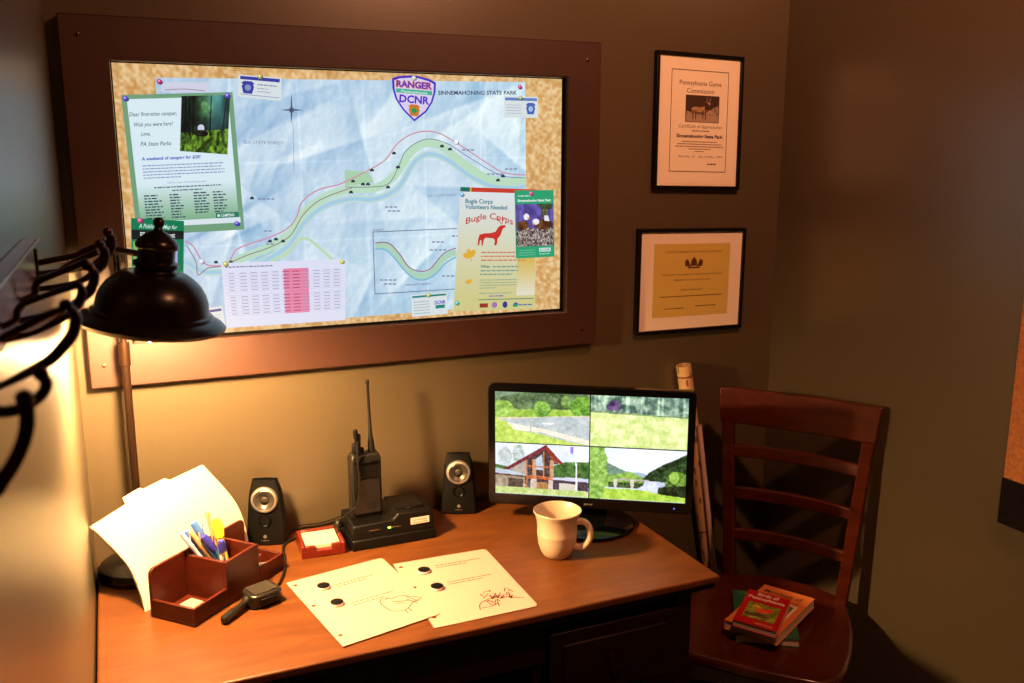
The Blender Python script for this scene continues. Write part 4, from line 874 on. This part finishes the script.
A3.poly([(.02, .55), (.12, .52), (.2, .55), (.32, .62), (.32, .9), (0, .9), (0, .6)], (150, 130, 110), (180, 164, 140), seed=2)
A3.poly([(0, .5), (.14, .52), (.34, .60), (.34, .63), (0, .60)], (176, 190, 206)); A3.poly([(0, .60), (.34, .63), (.34, .66), (0, .63)], (96, 50, 50))
A3.poly([(.14, .68), (.30, .70), (.30, .86), (.14, .86)], (84, 70, 62)); 
A3.poly([(.12, .50), (.34, .30), (.34, .62), (.20, .54)], (170, 160, 150)); A3.poly([(.34, .28), (.55, .06), (.68, .36), (.60, .40), (.60, .9), (.32, .9)], (60, 44, 52), (90, 80, 84), seed=5)
A3.poly([(.43, .30), (.5, .2), (.52, .5), (.43, .5)], (176, 196, 216)); A3.poly([(.44, .74), (.56, .74), (.56, .9), (.44, .9)], (180, 120, 70))
for x, w_ in ((.33, .018), (.585, .04), (.40, .04)): A3.poly([(x, .3), (x + w_, .3), (x + w_, .9), (x, .9)], (196, 112, 66) if w_ < .03 else (200, 150, 110))
for x in (.385, .575): A3.poly([(x, .66), (x + .06, .66), (x + .065, .9), (x - .01, .9)], (196, 176, 160), (220, 200, 190), seed=3)
for y in (.42, .62, .655): A3.poly([(.34, y), (.62, y + .01), (.62, y + .035), (.34, y + .025)], (206, 104, 50))
A3.poly([(.515, .14), (.53, .14), (.53, .64), (.515, .64)], (206, 130, 70))
A3.poly([(.08, .52), (.545, .0), (.73, .36), (.70, .36), (.55, .08), (.14, .53)], (120, 34, 50))
A3.poly([(.545, .0), (.73, .36), (.70, .37), (.62, .32), (.54, .1)], (150, 60, 50))
A3.poly([(.62, .64), (.8, .62), (1, .63), (1, .70), (.62, .68)], (196, 200, 222)); A3.poly([(.62, .68), (1, .70), (1, .9), (.62, .9)], (70, 56, 70)); A3.poly([(.69, .74), (.86, .75), (.86, .88), (.69, .88)], (206, 196, 180))
A3.poly([(.855, .0), (.865, .0), (.885, .92), (.865, .92)], (236, 236, 250)); A3.poly([(.80, .02), (.84, .02), (.83, .16), (.80, .14)], (140, 110, 220))
A3.band([(0, .86), (1, .88)], [(0, 1), (1, 1)], (170, 196, 100), (206, 214, 150), seed=84, cells=14)
A4 = cv(); A4.fill(A4.X < 2, (214, 226, 252), (236, 242, 254), seed=90, cells=3)
A4.band([(0, .12), (.1, .14), (.2, .3), (.4, .46), (.6, .58), (1, .6)], [(0, .8), (1, .8)], (96, 130, 110), (120, 150, 130), seed=91)
A4.band([(0, 1), (.38, .44), (.55, .46), (.7, .56), (1, .6)], [(0, 1), (.38, .6), (1, .7)], (150, 176, 206))
A4.band([(0, .5), (.15, .52), (.3, .5), (.4, .44), (.5, .5), (.6, .58), (1, .6)], [(0, .8), (1, .8)], (110, 156, 60), (160, 200, 84), seed=92, cells=14)
A4.band([(0, 1), (.54, .6), (.62, .44), (.78, .26), (.88, .18), (1, .06)], [(0, 1), (.54, .62), (1, .9)], (26, 50, 26), (60, 90, 44), seed=93, cells=12)
A4.poly([(.2, .66), (.6, .66), (.6, .8), (.2, .8)], (50, 70, 40), (84, 110, 60), seed=5); A4.poly([(.14, .76), (.55, .76), (.55, .80), (.14, .80)], (206, 216, 246))
A4.poly([(.28, .58), (.62, .58), (.62, .625), (.28, .625)], (176, 166, 150))
for x in (.25, .425): A4.poly([(x, .60), (x + .045, .60), (x + .035, .78), (x + .008, .78)], (206, 196, 180))
A4.poly([(.58, .60), (.80, .62), (.80, .66), (.72, .84), (.48, .80), (.56, .70)], (180, 190, 214), (214, 220, 240), seed=6)
A4.ell(.93, .62, .14, .22, (50, 80, 34), (120, 164, 60), rough=.6, seed=8, cells=16); A4.band([(0, 1.1), (.70, 1.1), (.72, .72), (1, .66)], [(0, 1.1), (1, .95)], (22, 36, 20), (44, 64, 30), seed=9); A4.ell(.88, .52, .05, .12, (130, 176, 60), (170, 206, 90), rough=.6, seed=18, cells=16)
A4.band([(0, .80), (.4, .78), (.6, .80), (.75, .86), (1, .90)], [(0, 1), (1, 1)], (150, 196, 50), (196, 222, 90), seed=94, cells=10)
A4.ell(.05, .45, .13, .62, (110, 160, 60), (180, 214, 110), rough=.9, seed=9, cells=18)
xm = (sx0 + sx1) / 2; zm = (sz0 + sz1) / 2 + .001; g = .0011
for a, (x0, x1, z0, z1), nm in ((A1, (sx0, xm - g, zm + g, sz1), 'upper left view: pond and trees'), (A2, (xm + g, sx1, zm + g, sz1), 'upper right view: meadow and shed'), (A3, (sx0, xm - g, sz0, zm - g), 'lower left view: timber-framed lodge'), (A4, (xm + g, sx1, sz0, zm - g), 'lower right view: lawn, bridge and hills')):
    b = MB(); a.a = a.a + (fbm(84, 150, 30, 54, 77, 2)[..., None] - .5) * 75 * np.clip(1.25 - a.a.mean(axis=2, keepdims=True) / 220, .12, 1); a.a = a.a * .88 + a.a.mean(axis=2, keepdims=True) * .12; a.a = np.clip((a.a - 12) * 1.14 + 4, 0, 255); a.place(b, Quad(ml(x0, z1, -.004), ml(x1, z1, -.004), ml(x1, z0, -.004), ml(x0, z0, -.004), un)); part_label(b.build('screen_view', MONM, mon, smooth=False), nm)
b = MB(); q = Quad(ml(-.02, sz0 - .006, .0003), ml(.02, sz0 - .006, .0003), ml(.02, sz0 - .018, .0003), ml(-.02, sz0 - .018, .0003), un); text(b, q, 'acer', .5, .75, .45, (220, 200, 180), 'C', .0003, .02, 0, .5); b.build('maker_badge', SILV, mon)
b = MB(); p = ml(MW / 2 - .038, sz0 - .012, 0); b.lathe([(.0016, 0), (.0012, .0008)], p, axis=un, n=12); b.build('power_light', LEDB, mon)
sb = (MC - un * .035)
b = MB(); b.box((sb[0] - un[0] * .012, sb[1] - un[1] * .012, (DESK + MC[2]) / 2 - .01), (.075, .022, MC[2] - DESK - .03), Mk); b.build('stand_neck', GLOSSB, mon, bevel=.006, seg=3)
b = MB(); bc = MC - un * .02; b.lathe([(.098, 0), (.1, .003), (.098, .008), (.085, .013), (.04, .018)], (bc[0], bc[1], DESK), n=56); b.build('stand_base', GLOSSB, mon)
for v in b.v: pass

# ================================================================== CHAIR
cc2 = np.array([1.425, 1.621]); ca = .957; cu = np.array([math.cos(ca), -math.sin(ca)]); cn = np.array([math.sin(ca), math.cos(ca)])
WB, WT, ZT, LEAN = .296, .376, 1.001, .027
chair = thing('side_chair', 'cherry-red wooden ladder-back chair in the right corner holding a few books', 'chair', (1.28, 1.50, FLOOR))
def backpt(s, z, o=0.):                                   # s -1..1 across the back, o metres out to the front
    k = (z - SEAT) / (ZT - SEAT); w_ = WB + (WT - WB) * k; p = cc2 + cn * (LEAN * k - o) + cu * s * w_ / 2; return np.array([p[0], p[1], z])
for s_ in (-1, 1):
    pts = []
    for z in (FLOOR, .25, SEAT - .03, SEAT + .1, .75, .88, ZT - .045):
        k = max(0, (z - SEAT) / (ZT - SEAT)); p = backpt(s_ * (1 - .095), z)
        if z < SEAT: p[:2] -= cn * -.0 + cn * 0; 
        pts.append(p)
    b = MB(); vs = []; hw, hd_ = .0145, .011
    for p in pts:
        for sx, sy in ((-1, -1), (1, -1), (1, 1), (-1, 1)): q = p[:2] + cu * sx * hw + cn * (sy * hd_ + .004); vs.append((q[0], q[1], p[2]))
    fs = [(3, 2, 1, 0)] + [(i * 4 + k, i * 4 + (k + 1) % 4, i * 4 + 4 + (k + 1) % 4, i * 4 + 4 + k) for i in range(len(pts) - 1) for k in range(4)] + [tuple(range(len(vs) - 4, len(vs)))]
    b.add(vs, fs); b.build('back_post', CHAIRW, chair, bevel=.004)
def slat(z0l, z1l, ext, name, drop=0., bow=.012, th=.014, curve=.0):
    m_ = MB(); N = 14; vs = []
    for i in range(N + 1):
        s_ = -ext + 2 * ext * i / N; w_ = bow * (1 - (s_ / ext) ** 2); cz = curve * (1 - (s_ / ext) ** 2)
        for z in (z0l + cz * .3, z1l + cz):
            for o in (-th / 2, th / 2): p = backpt(s_, z, -w_ + o); vs.append(p)
    fs = [(0, 1, 3, 2)] + [(4 * i + a, 4 * i + b_, 4 * i + 4 + b_, 4 * i + 4 + a) for i in range(N) for a, b_ in ((1, 0), (3, 1), (2, 3), (0, 2))] + [(4 * N, 4 * N + 2, 4 * N + 3, 4 * N + 1)]
    m_.add(vs, fs); return m_.build(name, CHAIRW, chair, bevel=.004, seg=3)
slat(.915, ZT, 1.0, 'crest_rail', bow=.010, th=.020)
for zt_ in (.861, .756, .652): slat(zt_ - .028, zt_, .86, 'back_slat', bow=.014, curve=.004)
pxs = [(722, 573), (765, 574), (810, 584), (842, 597), (850, 612), (853.5, 632), (852, 652), (847, 670), (838, 680), (822, 683), (800, 679), (750, 669), (700, 656)]
seat = [onz(*p, SEAT)[:2] for p in pxs]; last = seat[-1]; seat += [last + (seat[-1] - seat[-2]) * .75 + np.array([.0, .008])]
seat += [seat[-1] + np.array([.005, .03]), seat[-1] + np.array([.09, .12])]
b = MB(); b.slab([tuple(p) for p in seat], SEAT - .026, SEAT); b.build('seat', CHAIRW, chair, bevel=.008, seg=4, angle=50)
FRp = onz(835, 668, SEAT)[:2] + np.array([-.01, .03]); FLp = np.array([1.03, 1.50])
for p in (FRp, FLp):
    b = MB(); vs = []
    for z, k in ((FLOOR, .65), (.35, .9), (SEAT - .024, 1)):
        for sx, sy in ((-1, -1), (1, -1), (1, 1), (-1, 1)): q = p + cu * sx * .019 * k + cn * sy * .019 * k; vs.append((q[0], q[1], z))
    b.add(vs, [(3, 2, 1, 0), (8, 9, 10, 11)] + [(i * 4 + k, i * 4 + (k + 1) % 4, i * 4 + 4 + (k + 1) % 4, i * 4 + 4 + k) for i in range(2) for k in range(4)]); b.build('front_leg', CHAIRW, chair, bevel=.003)
BP = [backpt(-.9, SEAT)[:2], backpt(.9, SEAT)[:2]]
b = MB()
for p, q in ((FRp, FLp), (FRp, BP[1]), (FLp, BP[0]), (BP[0], BP[1])):
    d = q - p; L = np.linalg.norm(d); b.box((*((p + q) / 2), SEAT - .048), (L - .02, .018, .045), Matrix.Rotation(math.atan2(d[1], d[0]), 3, 'Z'))
b.build('seat_rail', CHAIRW, chair, bevel=.002)
for p, q in ((FRp, BP[1]), (FLp, BP[0])):
    b = MB(); b.tube([(*p, .22), (*q, .22)], .009, 10); b.build('stretcher', CHAIRW, chair)

# ================================================================== BOOKS ON THE CHAIR
def book(name, label, P, z0, z1, cover, fill=None, spine=3):
    P = [np.array([*p[:2], z1]) for p in P]; ctr = sum(P) / 4; t = thing(name, label, 'book', (ctr[0], ctr[1], z0)); CT = .0012
    k = MB(); k.slab([p[:2] for p in P], z1 - CT, z1, col=lin(cover)); k.slab([p[:2] for p in P], z0, z0 + CT, col=lin(cover))
    a, b_ = P[spine], P[(spine + 1) % 4]; n_ = ctr - (a + b_) / 2; n_ /= np.linalg.norm(n_); k.slab([a[:2], b_[:2], (b_ + n_ * .0015)[:2], (a + n_ * .0015)[:2]], z0 + CT, z1 - CT, col=lin(cover)); k.build('cover', PRINTG, t)
    k = MB(); ins = [p + (ctr - p) * .025 for p in P]; k.slab([p[:2] for p in ins], z0 + CT, z1 - CT, col=lin((214, 190, 170))); part_label(k.build('pages', PRINT, t), 'cut page edges')
    if fill: k = MB(); fill(k, Quad(P[0], P[1], P[2], P[3], (0, 0, 1))); k.build('cover_picture', PRINTG, t, smooth=False)
G = [onz(732.5, 589.7, .548), None, onz(800, 640, .548), onz(736, 634.7, .548)]; G[1] = G[0] + G[2] - G[3]
def fg(m, q): rect(m, q, .1, .02, .9, .1, (60, 110, 70)); text(m, q, 'Wildflowers', .5, .11, .05, (210, 190, 70), 'C', .0004)
book('paperback_book', 'dark green paperback, bottom of the book stack on the chair seat', G, SEAT, .548, (38, 92, 60), fg)
z2 = .570; G = [onz(764.8, 584.3, z2), onz(815, 598.7, z2), onz(777.5, 636.5, z2), None]; G[3] = G[0] + G[2] - G[1]
def fo(m, q):
    text(m, q, 'Mammals of', .48, .17, .075, (84, 40, 24), 'C', .0004, .01, 0, .74); text(m, q, 'Pennsylvania', .5, .27, .055, (110, 60, 30), 'C', .0004, 0, 0, .7)
    rect(m, q, .12, .30, .88, .84, (220, 206, 190), .0003); rect(m, q, .17, .335, .83, .81, (70, 110, 56), .0004)
book('paperback_book', 'orange paperback about mammals, middle of the book stack on the chair seat', G, .5482, z2, (206, 122, 62), fo)
z3 = .586; G = [onz(749.5, 588.8, z3), onz(790.9, 600, z3), onz(776.5, 632, z3), None]; G[3] = G[0] + G[2] - G[1]
def fr(m, q):
    text(m, q, 'Birds of', .5, .13, .09, (236, 226, 214), 'C', .0004, .02, 0, .5); text(m, q, 'Pennsylvania', .5, .25, .085, (236, 226, 214), 'C', .0004, .02, 0, .86)
    c_ = Canvas(60, 50); c_.fill(c_.X < 2, (96, 110, 30), (170, 180, 70), seed=3, cells=8); c_.ell(.5, .42, .22, .14, (226, 70, 40), (236, 110, 60)); c_.ell(.72, .3, .1, .12, (226, 60, 34)); c_.ell(.4, .75, .4, .1, (70, 54, 34), (120, 90, 60)); c_.ell(.3, .2, .12, .08, (226, 180, 50))
    c_.place(m, q.sub(.14, .36, .88, .82), .0003); text(m, q, 'Field Guide', .68, .95, .05, (236, 200, 90), 'C', .0004, .0, .2, .4)
book('paperback_book', 'small red paperback with a red bird picture, topmost of the books on the chair', G, .5702, z3, (176, 24, 34), fr)

# ================================================================== MAP ROLLS BEHIND THE DESK
def roll(top, bot, r, name, label, bands, base, pat):
    A = np.array(bot, float); B_ = np.array(top, float); d = B_ - A; L = np.linalg.norm(d); d /= L
    t = thing(name, label, 'map', A); m_ = MB(); N = 60; n = 24; qd = Vector((0, 0, 1)).rotation_difference(Vector(d)); vs = []; rs = np.random.RandomState(3)
    for i in range(N + 1):
        for k in range(n): a = 2 * math.pi * k / n; vs.append(A + np.array(qd @ Vector((r * math.cos(a), r * math.sin(a), L * i / N))))
    cols = []
    for i in range(N):
        for k in range(n):
            m_.add([vs[i * n + k], vs[i * n + (k + 1) % n], vs[(i + 1) * n + (k + 1) % n], vs[(i + 1) * n + k]], [(0, 1, 2, 3)], lin(np.array(base) if rs.rand() > pat else np.array(base) * .55))
    m_.lathe([(r, 0), (r * .3, 0)], A, axis=d, n=n, cap=False, col=lin(base)); m_.lathe([(r, L), (r * .8, L), (r * .8, L - .03), (.001, L - .03)], A, axis=d, n=n, cap=False, col=lin(np.array(base) * .8)); m_.build('rolled_sheet', PRINT, t, angle=60)
    for f_ in bands:
        m_ = MB(); m_.lathe([(r + .0002, 0), (r + .0009, .001), (r + .0009, .004), (r + .0002, .005)], A + d * L * f_, axis=d, n=n); m_.build('elastic_band', mat('band_brown', (.25, .08, .03), .6), t)
tp = ony(683.5, 365, 1.868); p2 = ony(711, 577, 1.866); kk = (tp[2] - .045 - FLOOR) / (tp[2] - p2[2]); bt = tp + (p2 - tp) * ((tp[2] - FLOOR - .002) / (tp[2] - p2[2]))
roll(tp, bt, .0185, 'rolled_map', 'wide patterned tan map roll leaning against the back wall behind the monitor', (.55, .80, .97), (214, 176, 130), .12)
tp2 = ony(699, 425, 1.842); p2 = ony(715, 577, 1.836); bt2 = tp2 + (p2 - tp2) * ((tp2[2] - FLOOR - .002) / (tp2[2] - p2[2]))
roll(tp2, bt2, .0065, 'paper_roll', 'narrow pale paper roll leaning in front of the wider tan map roll', (.5,), (226, 196, 180), .0)

# ================================================================== WALL HANGING ON THE RIGHT WALL
X0 = WXR - .022; hang = thing('wall_hanging', 'orange-brown woven panel with a dark bottom band hung at the far right edge', 'wall hanging', (WXR, .88, .843))
b = MB(); b.box(((X0 + WXR) / 2, (1.168 + .55) / 2, (.94 + 1.75) / 2), (WXR - X0 - .001, 1.168 - .55, 1.75 - .94)); b.build('woven_panel', BANNER, hang, bevel=.002)
b = MB(); b.box(((X0 + WXR) / 2 - .001, (1.170 + .548) / 2, (.848 + .94) / 2), (WXR - X0 + .001, 1.170 - .548, .94 - .848)); b.build('bottom_band', BAND, hang, bevel=.002)

# ================================================================== COAT RACK ON THE LEFT WALL
rack = thing('coat_rack', 'dark bronze looped coat hooks and glossy wooden board on the left wall', 'coat rack', (WXL, .75, 1.30))
BXF = WXL + .009
e0 = onx(33, 243, BXF); e1 = onx(35, 291, BXF)
b = MB(); yE = e0[1]; b.box(((WXL + BXF) / 2, (yE + .1) / 2, (e0[2] + e1[2]) / 2), (BXF - WXL - .0005, yE - .1, e0[2] - e1[2])); b.box((WXL + .007, (yE + .098) / 2, e0[2] + .002), (.014, yE - .09, .005)); b.build('board', RACKW, rack, bevel=.0015)
def tr(P, Y): return [ony(x, y, (Y if len(p_) == 2 else p_[2])) for p_ in P for x, y in [p_[:2]]]
def wallend(p, dz=-.004): return np.array([WXL + .004, p[1], p[2] + dz])
HOOKS = [
 (1.10, [(107.5, 232), (111, 238), (110.5, 247), (106, 255), (98, 262), (84, 268)], [(106, 240), (96, 246), (84, 251), (74, 256)], 3.6, 1),
 (.95, [(99.5, 244), (104.5, 252), (103, 262), (97, 270), (88, 277), (72, 284)], [(98, 252), (84, 258), (66, 267), (56, 274)], 3.6, 1),
 (.80, [(87.5, 266), (94.5, 274), (92, 287), (84, 297), (70, 306), (50, 314)], [(88, 261), (72, 268), (54, 275), (40, 281), (35, 287), (34, 295)], 3.6, 1.15),
 (.66, [(79, 285), (82, 292), (79, 303), (68, 314), (50, 325), (30, 334)], [(80, 285), (62, 290), (42, 297), (24, 304), (17, 311), (15, 320)], 3.6, .8),
 (.50, [(65.6, 305), (75, 315), (74, 330), (67, 342), (51, 359), (25, 374), (0, 386), (-20, 392)], [(64, 309), (45, 316), (22, 328), (0, 339), (-16, 346)], 4.6, 1.35)]
for Y, jp, bp_, rp, tipk in HOOKS:
    k = Y / FPX; J = tr(jp, Y); B2 = tr(bp_, Y); hk = MB()
    J2 = spline(J + [wallend(J[-1])], 6); n = len(J2)
    hk.tube(J2, [k * rp * (.75 + .55 * math.sin(math.pi * min(1, i / (n * .7)))) for i in range(n)], 12)
    bb_ = spline(B2 + [wallend(B2[-1], -.006)], 6); hk.tube(bb_, k * rp * .85, 12); hk.sphere(J[0], k * 4.4 * tipk, 14); hk.build('hook', BRONZE2 if False else HOOKM, rack)
    m_ = MB(); z_ = (J[-1][2] + B2[-1][2]) / 2; m_.box((WXL + .002, Y, z_), (.004, .016, abs(B2[-1][2] - J[-1][2]) + .02)); m_.build('mount_plate', HOOKM, rack, bevel=.001)
Y = .42; k = Y / FPX
lo = tr([(41, 374), (46, 382), (44, 391), (36, 400), (22, 408), (4, 412), (-14, 412)], Y); m_ = MB(); l2 = spline(lo + [wallend(lo[-1])], 5); m_.tube(l2, k * 5.5, 12); m_.sphere(lo[0], k * 7, 14); m_.build('lower_hook', HOOKM, rack)
lo = tr([(24, 398), (27, 412), (26, 432), (18, 455), (4, 478), (-14, 496)], Y - .05); k = (Y - .05) / FPX; m_ = MB(); l2 = spline(lo + [wallend(lo[-1])], 5); m_.tube(l2, k * 7, 12); m_.sphere(lo[0], k * 8, 14); m_.build('lower_hook', HOOKM, rack)
